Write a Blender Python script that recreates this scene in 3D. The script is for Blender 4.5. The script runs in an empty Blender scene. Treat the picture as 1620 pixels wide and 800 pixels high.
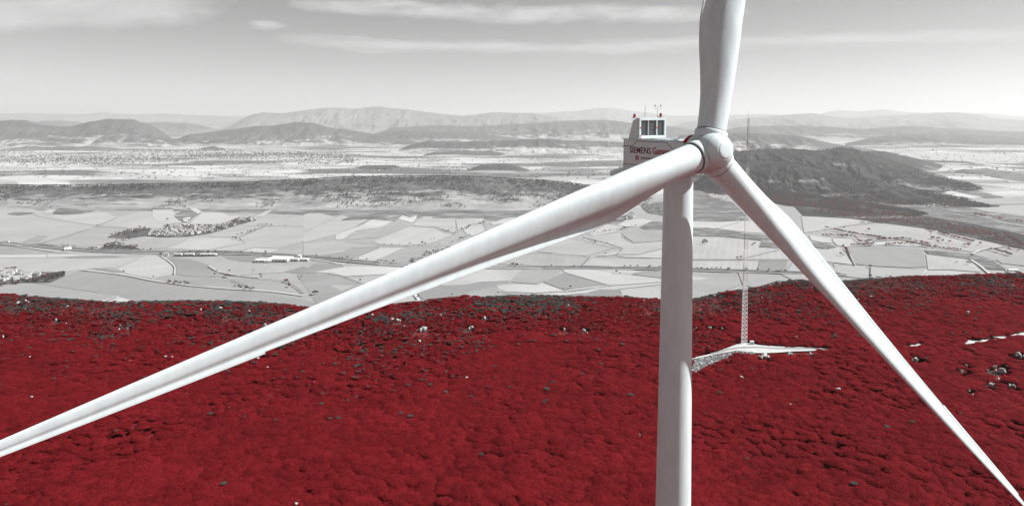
import bpy, bmesh, math, random
import numpy as np
from mathutils import Vector, Matrix

random.seed(7); rng = np.random.default_rng(7)
S = bpy.context.scene
COL = S.collection
R = math.radians

# ------------------------------------------------------------------ camera
CAM_H = 95.0; F = 1150.0; PITCH = R(4.0); HOR = 187.0
CY = HOR + F * math.tan(PITCH)
cam_d = bpy.data.cameras.new("camera"); cam = bpy.data.objects.new("camera", cam_d); COL.objects.link(cam)
cam.location = (0, 0, CAM_H); cam.rotation_euler = (R(90) - PITCH, 0, 0)
cam_d.sensor_width = 36; cam_d.lens = 36 * F / 1620.0
cam_d.shift_y = -(400 - CY) / 1620.0
cam_d.clip_start = 0.5; cam_d.clip_end = 400000
S.camera = cam

# ------------------------------------------------------------------ sky and sun
SUN_AZ = R(88)     # from +Y towards +X
SUN_EL = R(43)
SKY_R, SKY_G = 0.070, 0.0
W = bpy.data.worlds.new("World"); S.world = W; W.use_nodes = True
nt = W.node_tree; nt.nodes.clear()
def N(t, typ, **kw):
    n = t.nodes.new(typ)
    for k, v in kw.items(): setattr(n, k, v)
    return n
def L(t, a, b): t.links.new(a, b)
out = N(nt, 'ShaderNodeOutputWorld'); bg = N(nt, 'ShaderNodeBackground')
sky = N(nt, 'ShaderNodeTexSky', sky_type='NISHITA', sun_disc=False)
sky.sun_elevation = SUN_EL; sky.sun_rotation = SUN_AZ; sky.altitude = 1000; sky.air_density = 1.0; sky.dust_density = 0.9
# black-and-white conversion of the sky through an orange-red filter, as in the photograph
bsep = N(nt, 'ShaderNodeSeparateColor'); L(nt, sky.outputs[0], bsep.inputs[0])
# thin cloud sheets, laid out on a plane high above the ground
tc = N(nt, 'ShaderNodeTexCoord'); sep = N(nt, 'ShaderNodeSeparateXYZ'); L(nt, tc.outputs['Generated'], sep.inputs[0])
def M(t, op, a, b=None, c=None, clamp=False):
    n = N(t, 'ShaderNodeMath', operation=op, use_clamp=clamp)
    for i, v in enumerate((a, b, c)):
        if v is None: continue
        if isinstance(v, (int, float)): n.inputs[i].default_value = v
        else: L(t, v, n.inputs[i])
    return n.outputs[0]
def ramp(t, src, stops, interp='LINEAR'):
    n = N(t, 'ShaderNodeValToRGB'); n.color_ramp.interpolation = interp
    e = n.color_ramp.elements
    while len(e) < len(stops): e.new(0.5)
    for k, (p, v) in enumerate(stops):
        e[k].position = p; e[k].color = (v, v, v, 1) if isinstance(v, (int, float)) else (*v, 1)
    L(t, src, n.inputs[0]); return n.outputs[0]
def noise(t, vec, scale, detail=4, rough=0.5, dist=0.0):
    n = N(t, 'ShaderNodeTexNoise'); n.inputs['Scale'].default_value = scale; n.inputs['Detail'].default_value = detail
    n.inputs['Roughness'].default_value = rough; n.inputs['Distortion'].default_value = dist
    L(t, vec, n.inputs['Vector']); return n.outputs['Fac']
def mapping(t, vec, loc=(0,0,0), rot=(0,0,0), scale=(1,1,1)):
    n = N(t, 'ShaderNodeMapping'); n.inputs['Location'].default_value = loc; n.inputs['Rotation'].default_value = rot
    n.inputs['Scale'].default_value = scale; L(t, vec, n.inputs[0]); return n.outputs[0]
az = M(nt, 'ARCTAN2', sep.outputs[0], sep.outputs[1])        # 0 straight ahead, + right
el = M(nt, 'ARCTANGENT', M(nt, 'DIVIDE', sep.outputs[2], M(nt, 'SQRT', M(nt, 'ADD', M(nt, 'MULTIPLY', sep.outputs[0], sep.outputs[0]), M(nt, 'MULTIPLY', sep.outputs[1], sep.outputs[1])))))
cmb = N(nt, 'ShaderNodeCombineXYZ'); L(nt, az, cmb.inputs[0]); L(nt, el, cmb.inputs[1])
wob = noise(nt, mapping(nt, cmb.outputs[0], scale=(1.6, 6, 1)), 2.2, 3, 0.5)
elw = M(nt, 'ADD', el, M(nt, 'MULTIPLY', M(nt, 'SUBTRACT', wob, 0.5), 0.030))
n1 = noise(nt, mapping(nt, cmb.outputs[0], scale=(1, 3.6, 1)), 16, 12, 0.62, 0.6)
n2 = noise(nt, mapping(nt, cmb.outputs[0], loc=(4, 2, 0), scale=(1, 7, 1)), 9, 12, 0.66, 0.5)
n3 = noise(nt, mapping(nt, cmb.outputs[0], loc=(1, 7, 0), scale=(1, 2.0, 1)), 7, 12, 0.6, 0.2)
def band(c0, hw, soft, a0, a1, asoft, slope=0.0):
    e2 = M(nt, 'SUBTRACT', M(nt, 'ADD', elw, M(nt, 'MULTIPLY', az, slope)), c0)
    v = M(nt, 'DIVIDE', M(nt, 'SUBTRACT', hw + soft, M(nt, 'ABSOLUTE', e2)), soft, clamp=True)
    l = M(nt, 'DIVIDE', M(nt, 'SUBTRACT', az, a0), asoft, clamp=True)
    r = M(nt, 'DIVIDE', M(nt, 'SUBTRACT', a1, az), asoft, clamp=True)
    return M(nt, 'MULTIPLY', M(nt, 'MULTIPLY', v, l), r)
def erode(b_, n_, amt, gain): return M(nt, 'MULTIPLY', M(nt, 'SUBTRACT', M(nt, 'ADD', b_, M(nt, 'MULTIPLY', M(nt, 'SUBTRACT', n_, 0.5), amt)), 0.42), gain, clamp=True)
b1 = M(nt, 'MULTIPLY', erode(band(0.141, 0.005, 0.014, -0.335, 0.36, 0.10, 0.022), n1, 1.5, 1.0), 0.9)
b2 = M(nt, 'MULTIPLY', erode(band(0.097, 0.002, 0.014, -0.46, 0.85, 0.25, 0.004), n2, 1.5, 1.3), 0.65)
b3 = M(nt, 'MULTIPLY', erode(band(0.186, 0.012, 0.022, -0.95, -0.32, 0.12, -0.11), n3, 1.6, 1.1), 0.85)
b5 = M(nt, 'MULTIPLY', erode(band(0.116, 0.002, 0.009, -0.36, -0.285, 0.03), n1, 1.6, 1.5), 0.6)
cl = M(nt, 'MAXIMUM', M(nt, 'MAXIMUM', b1, b2), M(nt, 'MAXIMUM', b3, b5), clamp=True)
skyv = M(nt, 'ADD', M(nt, 'MULTIPLY', bsep.outputs[0], SKY_R), M(nt, 'MULTIPLY', bsep.outputs[1], SKY_G))
mixc = N(nt, 'ShaderNodeMix'); mixc.data_type = 'FLOAT'; L(nt, cl, mixc.inputs[0]); L(nt, skyv, mixc.inputs[2]); mixc.inputs[3].default_value = 0.44
CLOUD_MIX, SKY_MUL = mixc, skyv
L(nt, M(nt, 'MULTIPLY', mixc.outputs[0], 10.0), bg.inputs[0]); bg.inputs[1].default_value = 0.1
L(nt, bg.outputs[0], out.inputs[0])

sun_dir = Vector((math.sin(SUN_AZ) * math.cos(SUN_EL), math.cos(SUN_AZ) * math.cos(SUN_EL), math.sin(SUN_EL)))
sd = bpy.data.lights.new("sun", 'SUN'); sd.energy = 5.0; sd.angle = R(0.53); sd.color = (1, 0.995, 0.99)
sun = bpy.data.objects.new("sun", sd); COL.objects.link(sun); sun.rotation_euler = sun_dir.to_track_quat('Z', 'Y').to_euler()
sun.location = (0, 0, 300)
S.view_settings.view_transform = 'Standard'; S.view_settings.look = 'None'; S.view_settings.exposure = 0.85; S.view_settings.gamma = 1
S.render.engine = 'CYCLES'
S.cycles.use_denoising = True
S.cycles.max_bounces = 6; S.cycles.diffuse_bounces = 3; S.cycles.volume_bounces = 1; S.cycles.transparent_max_bounces = 8
S.cycles.volume_step_rate = 4

# ------------------------------------------------------------------ helpers
def tag(o, label=None, cat=None, group=None, kind=None):
    if label: o['label'] = label
    if cat: o['category'] = cat
    if group: o['group'] = group
    if kind: o['kind'] = kind
    return o
def link(name, data, parent=None, loc=None, rotz=None):
    o = bpy.data.objects.new(name, data); COL.objects.link(o)
    if parent: o.parent = parent
    if loc is not None: o.location = loc
    if rotz is not None: o.rotation_euler = (0, 0, rotz)
    return o
def mesh_np(name, V, Fq, mats, smooth=False, mat_idx=None, tris=False):
    me = bpy.data.meshes.new(name)
    V = np.asarray(V, dtype=np.float32); Fq = np.asarray(Fq, dtype=np.int32)
    k = Fq.shape[1]
    me.vertices.add(len(V)); me.vertices.foreach_set('co', V.ravel())
    me.loops.add(Fq.size); me.loops.foreach_set('vertex_index', Fq.ravel())
    me.polygons.add(len(Fq)); me.polygons.foreach_set('loop_start', np.arange(0, Fq.size, k, dtype=np.int32))
    me.polygons.foreach_set('loop_total', np.full(len(Fq), k, dtype=np.int32))
    for m in (mats if isinstance(mats, (list, tuple)) else [mats]): me.materials.append(m)
    if mat_idx is not None: me.polygons.foreach_set('material_index', np.asarray(mat_idx, dtype=np.int32))
    if smooth: me.polygons.foreach_set('use_smooth', np.ones(len(Fq), dtype=bool))
    me.update(calc_edges=True); me.validate(); return me
def bm_mesh(name, bm, mat, smooth=False):
    me = bpy.data.meshes.new(name); bm.to_mesh(me); bm.free()
    for m in (mat if isinstance(mat, (list, tuple)) else [mat]): me.materials.append(m)
    if smooth:
        for p in me.polygons: p.use_smooth = True
    return me
def grid_faces(nu, nv):
    i = np.arange(nu - 1)[:, None] * nv + np.arange(nv - 1)[None, :]
    return np.stack([i, i + nv, i + nv + 1, i + 1], -1).reshape(-1, 4)
def ray(px, py):
    xc = (np.asarray(px, float) - 810) / F; yc = (np.asarray(py, float) - CY) / F
    c, s = math.cos(PITCH), math.sin(PITCH)
    return xc + 0 * yc, c - yc * s + 0 * xc, -s - yc * c + 0 * xc
def gp(px, py, z):           # point of the level z seen at a photograph pixel
    dx, dy, dz = ray(px, py); t = (z - CAM_H) / dz
    return dx * t, dy * t
def at_dist(px, py, Y):      # point on that line of sight at depth Y
    dx, dy, dz = ray(px, py); t = Y / dy
    return dx * t, Y + 0 * dx, CAM_H + dz * t
# value noise in numpy
_perm = rng.random((256, 256)).astype(np.float64)
def vnoise(x, y):
    x = np.asarray(x, float); y = np.asarray(y, float)
    xi = np.floor(x).astype(int); yi = np.floor(y).astype(int); fx = x - xi; fy = y - yi
    fx = fx * fx * (3 - 2 * fx); fy = fy * fy * (3 - 2 * fy)
    g = lambda a, b: _perm[a & 255, b & 255]
    return (g(xi, yi) * (1 - fx) + g(xi + 1, yi) * fx) * (1 - fy) + (g(xi, yi + 1) * (1 - fx) + g(xi + 1, yi + 1) * fx) * fy
def fbm(x, y, o=4):
    a = 0; s = 0.5; t = 0
    for k in range(o):
        a = a + s * vnoise(x * 2**k + 17.3 * k, y * 2**k - 9.1 * k); t += s; s *= 0.5
    return a / t

def new_mat(name, rough=0.9, spec=0.2):
    m = bpy.data.materials.new(name); m.use_nodes = True
    t = m.node_tree; b = t.nodes['Principled BSDF']; b.inputs['Roughness'].default_value = rough
    b.inputs['Specular IOR Level'].default_value = spec
    return m, t, b
def g3(v): return (v, v, v, 1)
def flat_mat(name, c, rough=0.6, spec=0.3, var=0.0, scale=3.0, bump=0.0, metal=0.0):
    m, t, b = new_mat(name, rough, spec); b.inputs['Metallic'].default_value = metal
    c = (c, c, c) if isinstance(c, (int, float)) else c
    co = N(t, 'ShaderNodeTexCoord')
    nz = noise(t, co.outputs['Object'], scale, 6, 0.6)
    n = N(t, 'ShaderNodeMix'); n.data_type = 'RGBA'; L(t, nz, n.inputs[0])
    n.inputs[6].default_value = (*[x * (1 - var) for x in c], 1); n.inputs[7].default_value = (*[min(1, x * (1 + var)) for x in c], 1)
    L(t, n.outputs[2], b.inputs['Base Color'])
    if bump:
        bp = N(t, 'ShaderNodeBump'); bp.inputs['Strength'].default_value = bump; bp.inputs['Distance'].default_value = 0.05
        L(t, nz, bp.inputs['Height']); L(t, bp.outputs[0], b.inputs['Normal'])
    return m

# ------------------------------------------------------------------ materials of the land
VZ = -450.0
def world_pos(t): return N(t, 'ShaderNodeNewGeometry').outputs['Position']
def mix2(t, f, a, b):
    n = N(t, 'ShaderNodeMix'); n.data_type = 'FLOAT'
    for i, v in ((0, f), (2, a), (3, b)):
        if isinstance(v, (int, float)): n.inputs[i].default_value = v
        else: L(t, v, n.inputs[i])
    return n.outputs[0]
def gray_to_col(t, v, b): 
    c = N(t, 'ShaderNodeCombineColor'); 
    for i in range(3): L(t, v, c.inputs[i])
    L(t, c.outputs[0], b.inputs['Base Color'])

def plain_material():
    m, t, b = new_mat('plain_fields', 1.0, 0.0); P = world_pos(t)
    wp = N(t, 'ShaderNodeVectorMath', operation='ADD')
    wn = N(t, 'ShaderNodeTexNoise'); wn.inputs['Scale'].default_value = 0.0009; L(t, P, wn.inputs['Vector'])
    sc = N(t, 'ShaderNodeVectorMath', operation='SCALE'); L(t, wn.outputs['Color'], sc.inputs[0]); sc.inputs['Scale'].default_value = 500
    L(t, P, wp.inputs[0]); L(t, sc.outputs[0], wp.inputs[1])
    mp = mapping(t, wp.outputs[0], rot=(0, 0, 0.35), scale=(1/520, 1/300, 0))
    v = N(t, 'ShaderNodeTexVoronoi'); v.voronoi_dimensions = '2D'; v.inputs['Scale'].default_value = 1.0; L(t, mp, v.inputs['Vector'])
    sp = N(t, 'ShaderNodeSeparateColor'); L(t, v.outputs['Color'], sp.inputs[0])
    base = ramp(t, sp.outputs[0], [(0.0, 0.21), (0.3, 0.32), (0.6, 0.40), (1.0, 0.48)])
    ve = N(t, 'ShaderNodeTexVoronoi'); ve.voronoi_dimensions = '2D'; ve.feature = 'DISTANCE_TO_EDGE'; ve.inputs['Scale'].default_value = 1.0; L(t, mp, ve.inputs['Vector'])
    edge = M(t, 'LESS_THAN', ve.outputs['Distance'], 0.018)
    hb = ramp(t, noise(t, P, 0.004, 3), [(0.48, 0), (0.54, 1)])
    base = mix2(t, M(t, 'MULTIPLY', edge, M(t, 'MULTIPLY', hb, 0.8)), base, 0.10)
    # scrub and woods in long patches beyond the mesa
    n3 = noise(t, mapping(t, P, scale=(1/2400, 1/1100, 0)), 1.0, 7, 0.6)
    scrub = ramp(t, n3, [(0.50, 0), (0.56, 1)])
    sp2 = N(t, 'ShaderNodeSeparateXYZ'); L(t, P, sp2.inputs[0])
    far = M(t, 'DIVIDE', M(t, 'SUBTRACT', sp2.outputs[1], 5200), 1200, clamp=True)
    rough_alb = ramp(t, noise(t, P, 0.02, 5, 0.7), [(0.3, 0.07), (0.7, 0.16)])
    base = mix2(t, M(t, 'MULTIPLY', scrub, far), base, rough_alb)
    nearp = M(t, 'DIVIDE', M(t, 'SUBTRACT', 5400, sp2.outputs[1]), 500, clamp=True)
    base = mix2(t, M(t, 'MULTIPLY', nearp, 0.92), base, 0.255)
    grain = ramp(t, noise(t, mapping(t, P, scale=(1, 0.5, 0)), 0.03, 6, 0.65), [(0.2, 0.82), (0.8, 1.14)])
    gray_to_col(t, M(t, 'MULTIPLY', base, grain), b)
    return m
def field_material():
    m, t, b = new_mat('stubble', 1.0, 0.0); P = world_pos(t)
    oi = N(t, 'ShaderNodeObjectInfo'); sp = N(t, 'ShaderNodeSeparateColor'); L(t, oi.outputs['Color'], sp.inputs[0])
    vr = N(t, 'ShaderNodeVectorRotate', rotation_type='Z_AXIS'); L(t, P, vr.inputs['Vector']); L(t, M(t, 'MULTIPLY', sp.outputs[1], 3.14159), vr.inputs['Angle'])
    w = N(t, 'ShaderNodeTexWave', wave_type='BANDS', bands_direction='X'); w.inputs['Scale'].default_value = 0.011
    w.inputs['Distortion'].default_value = 0.8; w.inputs['Detail'].default_value = 2; w.inputs['Detail Scale'].default_value = 0.5; L(t, vr.outputs[0], w.inputs['Vector'])
    st = M(t, 'MULTIPLY', M(t, 'SUBTRACT', w.outputs['Fac'], 0.5), sp.outputs[2])
    big = ramp(t, noise(t, mapping(t, vr.outputs[0], scale=(1, 0.25, 0)), 0.006, 5, 0.6), [(0.25, 0.86), (0.75, 1.12)])
    fine = ramp(t, noise(t, vr.outputs[0], 0.05, 5, 0.7), [(0.2, 0.93), (0.8, 1.07)])
    v = M(t, 'MULTIPLY', M(t, 'MULTIPLY', M(t, 'ADD', sp.outputs[0], st), big), fine)
    gray_to_col(t, v, b); return m
def scrub_material(name, lo, hi, light, light_amt, sx=1/300, sy=1/140, tex=0.03, hbias=0.0, lsc=1.0):
    """woods and scrub with pale clearings; light_amt 0..1 is how much of it is open"""
    m, t, b = new_mat(name, 1.0, 0.0); P = world_pos(t)
    f1 = noise(t, P, tex, 6, 0.75); base = ramp(t, f1, [(0.30, lo), (0.70, hi)])
    n = noise(t, mapping(t, P, scale=(sx, sy, 1/90)), lsc, 7, 0.62, 0.2)
    at = N(t, 'ShaderNodeAttribute'); at.attribute_name = 'h01'
    n = M(t, 'SUBTRACT', n, M(t, 'MULTIPLY', M(t, 'SUBTRACT', at.outputs['Fac'], 0.35), hbias))
    th = 0.68 - 0.36 * light_amt
    k = ramp(t, n, [(th - 0.03, 0), (th + 0.05, 1)])
    lt = ramp(t, noise(t, P, tex * 0.4, 5, 0.6), [(0.3, light * 0.7), (0.7, light)])
    n4 = ramp(t, noise(t, mapping(t, P, scale=(sx * 0.6, sy * 0.6, 1/200)), lsc, 4, 0.5), [(0.3, 0.72), (0.7, 1.25)])
    gray_to_col(t, M(t, 'MULTIPLY', mix2(t, k, base, lt), n4), b); return m
M_PLAIN = plain_material(); M_FIELD = field_material()
M_MESA = scrub_material('mesa_scrub', 0.022, 0.155, 0.30, 0.60, 1/170, 1/60, 0.022, 0.50)
M_DARKHILL = scrub_material('dense_woods_hill', 0.016, 0.066, 0.21, 0.34, 1/600, 1/180, 0.02, 0.15)
M_WOOD2 = scrub_material('mixed_woods_slope', 0.020, 0.062, 0.20, 0.10, 1/500, 1/160, 0.035, 0.2)
M_HILL = scrub_material('wooded_hill', 0.047, 0.094, 0.328, 0.30, 1/1500, 1/420, 0.008, 0.45)
M_HILLP = scrub_material('patchy_hill', 0.055, 0.109, 0.374, 0.52, 1/1300, 1/420, 0.008, 0.5)
M_FAR = scrub_material('far_range', 0.094, 0.156, 0.273, 0.12, 1/3000, 1/1500, 0.002, 0.3)

# ------------------------------------------------------------------ the plain
ang = np.linspace(-math.pi, math.pi, 145); rad = np.concatenate([[300], np.geomspace(700, 160000, 40)])
AA, RR = np.meshgrid(ang, rad, indexing='ij')
V = np.stack([np.sin(AA) * RR, np.cos(AA) * RR, np.full_like(AA, VZ)], -1).reshape(-1, 3)
tag(link('ground', mesh_np('ground', V, grid_faces(145, len(rad)), M_PLAIN)), kind='structure')

# ------------------------------------------------------------------ hills
def hill(name, sil, Y, dfront, dback, mat, amp=0.0, nscale=1.0, rough=0.25, nu=420, nv=46, pw=1.6, extend=0.1, base=VZ, endfade=0.12, ridged=False):
    """one range: crest follows sil (photograph pixels) at depth Y; falls to the plain in front and behind"""
    px = np.array([p[0] for p in sil], float); py = np.array([p[1] for p in sil], float)
    u = np.linspace(px[0], px[-1], nu); cy_ = np.interp(u, px, py)
    if len(sil[0]) > 2:      # an oblique ridge: its own depth and front run at every point
        Y = np.interp(u, px, [p[2] for p in sil]); dfront = np.interp(u, px, [p[3] for p in sil])[:, None]
    k = np.hanning(9); k /= k.sum(); cs = np.convolve(np.pad(cy_, 4, mode='edge'), k, 'valid')
    cs = cs + (fbm(u / 14.0, 0 * u + np.mean(Y) * 0.01, 4) - 0.5) * amp * 2
    X0, Y0, Z0 = at_dist(u, cs, Y)
    v = np.concatenate([np.linspace(-1, 0, nv), np.linspace(0, 1, nv // 2)[1:]])
    VV, UU = np.meshgrid(v, np.arange(nu))
    d = np.where(VV < 0, VV * dfront, VV * dback); Y = np.broadcast_to(Y, (nu,))[:, None] if np.ndim(Y) else Y
    hgt = (Z0 - base)[:, None]
    a = np.abs(VV)
    prof = np.where(VV < 0, (1 - a) ** pw * (1 - 0.0 * a), (1 - a ** 2))
    if pw > 1: prof = np.where(VV < 0, 0.5 * (1 + np.cos(np.pi * a)) * (1 - 0.35 * np.sin(np.pi * a)), prof)
    Yp = Y + d; Xp = X0[:, None] * (1 + d / Y)
    if ridged: spur = (0.5 - np.abs(fbm(Xp / (300 * nscale) + 3, Yp / (900 * nscale), 5) - 0.5) * 4) * rough * 0.35 * np.sin(np.pi * np.clip(a, 0, 1))
    else: spur = (fbm(Xp / (380 * nscale) + 3, Yp / (900 * nscale), 5) - 0.5) * rough * np.sin(np.pi * np.clip(a, 0, 1)) 
    prof = np.clip(prof + spur * (prof > 0.002), 0, None)
    # never above the crest line of sight
    e = np.minimum(1, np.minimum(UU, nu - 1 - UU) / (endfade * nu + 1e-6)); e = e * e * (3 - 2 * e)
    Zp = base - 3 + (hgt + 3) * prof * np.where(hgt > 0, 1, 1) * e
    Zp = np.minimum(Zp, (Z0[:, None] - CAM_H) * (Yp / Y) + CAM_H + 0.0 * a)
    Vt = np.stack([Xp, Yp, Zp], -1).reshape(-1, 3)
    me = mesh_np(name, Vt, grid_faces(nu, len(v)), mat, smooth=True)
    at = me.attributes.new('h01', 'FLOAT', 'POINT'); at.data.foreach_set('value', np.clip(prof * e, 0, 1).astype(np.float32).ravel())
    return tag(link(name, me), kind='structure')

# escarpment of the mesa with its wooded upper rim
hill('mesa', [(-330, 293), (-100, 293), (0, 293.5), (60, 294.5), (200, 293), (380, 289.5), (500, 284), (560, 280.5), (660, 279), (760, 281), (860, 286), (930, 294), (990, 304), (1060, 318)],
     4950, 720, 1500, M_MESA, amp=0.8, nscale=0.5, rough=0.30, nu=800, nv=60, endfade=0.04)
hill('wooded_hill', [(930, 306, 6300, 500), (1010, 290, 6200, 600), (1080, 280, 6000, 500), (1150, 284, 5600, 500), (1240, 303, 4900, 450), (1330, 316, 4600, 500), (1430, 331, 4250, 500), (1530, 350, 3850, 480), (1600, 366, 3600, 400), (1700, 388, 3300, 300)],
     0, 0, 700, M_WOOD2, amp=1.0, nscale=0.4, rough=0.22, nu=620, endfade=0.06)
hill('dark_hill', [(960, 270, 7000, 200), (1040, 254, 6800, 900), (1100, 244, 6600, 1300), (1160, 239, 6500, 1500), (1200, 236, 6400, 1600), (1260, 235, 6400, 1600), (1290, 238, 6300, 1500), (1330, 233, 6300, 1500), (1350, 235, 6300, 1500), (1385, 247, 6200, 1300), (1430, 262, 6000, 1000), (1480, 278, 5800, 600), (1530, 289, 5600, 250), (1560, 296, 5500, 100)],
     0, 0, 1500, M_DARKHILL, amp=1.6, nscale=0.45, rough=0.75, nu=700, nv=70, endfade=0.05, ridged=True)
hill('dark_hill', [(1090, 276, 5700, 200), (1140, 262, 5700, 500), (1190, 256, 5700, 700), (1240, 255, 5650, 800), (1290, 266, 5500, 800), (1350, 280, 5300, 750), (1420, 294, 5050, 600), (1490, 308, 4750, 400), (1560, 322, 4500, 150), (1600, 328, 4400, 60)],
     0, 0, 500, M_DARKHILL, amp=2.0, nscale=0.35, rough=0.7, nu=600, nv=60, endfade=0.08, ridged=True)
hill('dark_hill', [(1290, 252), (1340, 243), (1385, 238), (1420, 243), (1455, 252), (1500, 262)], 8200, 900, 1500, M_DARKHILL, amp=1.0, rough=0.2, nu=240, endfade=0.2)
hill('low_hill', [(1440, 262), (1462, 252), (1500, 254), (1560, 258), (1620, 266)], 9000, 700, 900, M_HILLP, amp=1.04, nu=200, endfade=0.25, ridged=True)
hill('low_hill', [(1500, 262), (1545, 253), (1600, 252), (1700, 256), (1800, 262)], 10500, 900, 1200, M_HILL, amp=1.04, nu=200, endfade=0.2, ridged=True)
hill('low_hill', [(1490, 275), (1525, 267), (1560, 272), (1620, 282), (1690, 290)], 7300, 500, 900, M_HILLP, amp=1.04, nu=200, endfade=0.25, ridged=True)
# low wooded rises in the plain behind the mesa
hill('low_hill', [(-200, 243), (-60, 238), (60, 232), (140, 232), (200, 236), (260, 243), (330, 247)], 13200, 900, 1500, M_HILL, amp=1.04, nu=300, endfade=0.2, ridged=True)
hill('low_hill', [(268, 246), (300, 237), (335, 232), (365, 236), (395, 245)], 13000, 500, 800, M_DARKHILL, amp=0.78, nu=120, endfade=0.3, ridged=True)
hill('low_hill', [(300, 276), (330, 267), (365, 268), (400, 277)], 8000, 300, 500, M_HILL, amp=0.65, nu=120, endfade=0.3, ridged=True)
hill('low_hill', [(400, 276), (430, 267), (470, 266), (520, 274)], 8000, 300, 500, M_HILL, amp=0.65, nu=120, endfade=0.3, ridged=True)
hill('low_hill', [(535, 274), (575, 262), (625, 261), (650, 272)], 8000, 350, 500, M_HILL, amp=0.65, nu=120, endfade=0.3, ridged=True)
hill('low_hill', [(720, 276), (757, 262), (800, 258), (850, 272)], 7600, 350, 500, M_HILL, amp=0.78, nu=140, endfade=0.3, ridged=True)
hill('low_hill', [(600, 262), (640, 252), (690, 240), (740, 238), (800, 240), (820, 250)], 10800, 600, 800, M_HILLP, amp=0.78, nu=200, endfade=0.25, ridged=True)
# middle distance
hill('hills', [(600, 250), (640, 232), (680, 222), (730, 225), (780, 222), (820, 221), (860, 219), (900, 222), (960, 224), (1010, 226), (1060, 232), (1110, 245)],
     12500, 1500, 2000, M_HILLP, amp=1.30, nscale=0.96, rough=0.80, nu=420, ridged=True)
hill('hills', [(1040, 224), (1080, 214), (1120, 211), (1170, 210), (1230, 212), (1270, 216), (1310, 226), (1350, 232), (1400, 240)], 12500, 1500, 2000, M_HILLP, amp=1.30, nscale=0.96, rough=0.80, nu=360, ridged=True)
hill('hills', [(1240, 240), (1300, 236), (1350, 224), (1400, 214), (1450, 211), (1520, 213), (1580, 216), (1650, 220), (1780, 228)], 15500, 2000, 2400, M_HILL, amp=1.30, nscale=1.08, rough=0.80, nu=360, ridged=True)
hill('hills', [(-260, 196), (-100, 190), (0, 191), (20, 189.5), (40, 190), (62, 197), (95, 200), (115, 200), (140, 193), (172, 188), (212, 189.5), (240, 199), (272, 214), (310, 226)],
     15500, 2300, 2500, M_HILL, amp=0.78, nscale=1.20, rough=0.70, nu=420, ridged=True)
hill('hills', [(250, 228), (300, 213), (350, 206), (400, 200), (432, 199), (470, 193), (495, 194.5), (520, 202), (550, 205), (600, 213), (660, 224), (700, 232)],
     16500, 2600, 2600, M_HILL, amp=1.04, nscale=1.20, rough=0.90, nu=420, ridged=True)
hill('hills', [(430, 232), (480, 219), (540, 219), (600, 212), (640, 206), (690, 208), (740, 212), (800, 216), (850, 224)], 18500, 2200, 2500, M_HILL, amp=1.04, nscale=1.20, rough=0.80, nu=360, ridged=True)
hill('hills', [(560, 214), (620, 202), (690, 198), (740, 200), (800, 197), (870, 193), (905, 190.5), (960, 190), (1010, 195), (1060, 200), (1120, 208), (1180, 218)], 22000, 3000, 3500, M_HILL, amp=0.91, nscale=1.56, rough=0.90, nu=420, ridged=True)
hill('hills', [(-250, 204), (-60, 194), (60, 192), (95, 190.5), (120, 193), (170, 198), (225, 194), (262, 193), (310, 196), (350, 206), (400, 212)], 24000, 3000, 3500, M_FAR, amp=0.78, nscale=1.80, rough=0.80, nu=360, ridged=True)
hill('hills', [(1100, 210), (1150, 202), (1230, 198), (1300, 200), (1370, 204), (1440, 199), (1520, 204), (1600, 208), (1750, 212)], 20500, 3000, 3500, M_HILL, amp=1.17, nscale=1.56, rough=0.90, nu=420, ridged=True)
hill('mountains', [(1020, 200), (1080, 191), (1150, 190), (1210, 184), (1285, 179), (1335, 187), (1385, 184), (1450, 180), (1500, 177.5), (1535, 179), (1580, 188), (1650, 192), (1800, 194)], 33000, 5000, 6000, M_FAR, amp=0.78, nscale=2.40, rough=1.00, nu=420, ridged=True)
hill('mountains', [(330, 196), (385, 184), (415, 177.5), (450, 179), (490, 173.5), (520, 170.5), (560, 172), (595, 168.5), (640, 173), (700, 180), (735, 183.5), (780, 177.5), (850, 180), (900, 190), (960, 200)], 33000, 5000, 6000, M_FAR, amp=0.78, nscale=2.40, rough=1.00, nu=420, ridged=True)
hill('mountains', [(-400, 186), (-200, 182), (0, 180), (60, 179), (130, 181), (165, 178), (205, 181), (260, 179.5), (310, 182), (360, 184), (420, 183), (520, 182), (640, 183), (740, 184), (790, 178), (860, 179), (915, 175), (955, 170), (1000, 175),
     (1060, 183), (1130, 183), (1200, 180), (1280, 184), (1318, 175), (1360, 175.5), (1400, 173), (1432, 177), (1500, 181), (1560, 179), (1640, 187), (1800, 187), (2000, 186)], 50000, 7000, 8000, M_FAR, amp=0.65, nscale=3.60, rough=1.00, nu=700, endfade=0.03, ridged=True)

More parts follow.
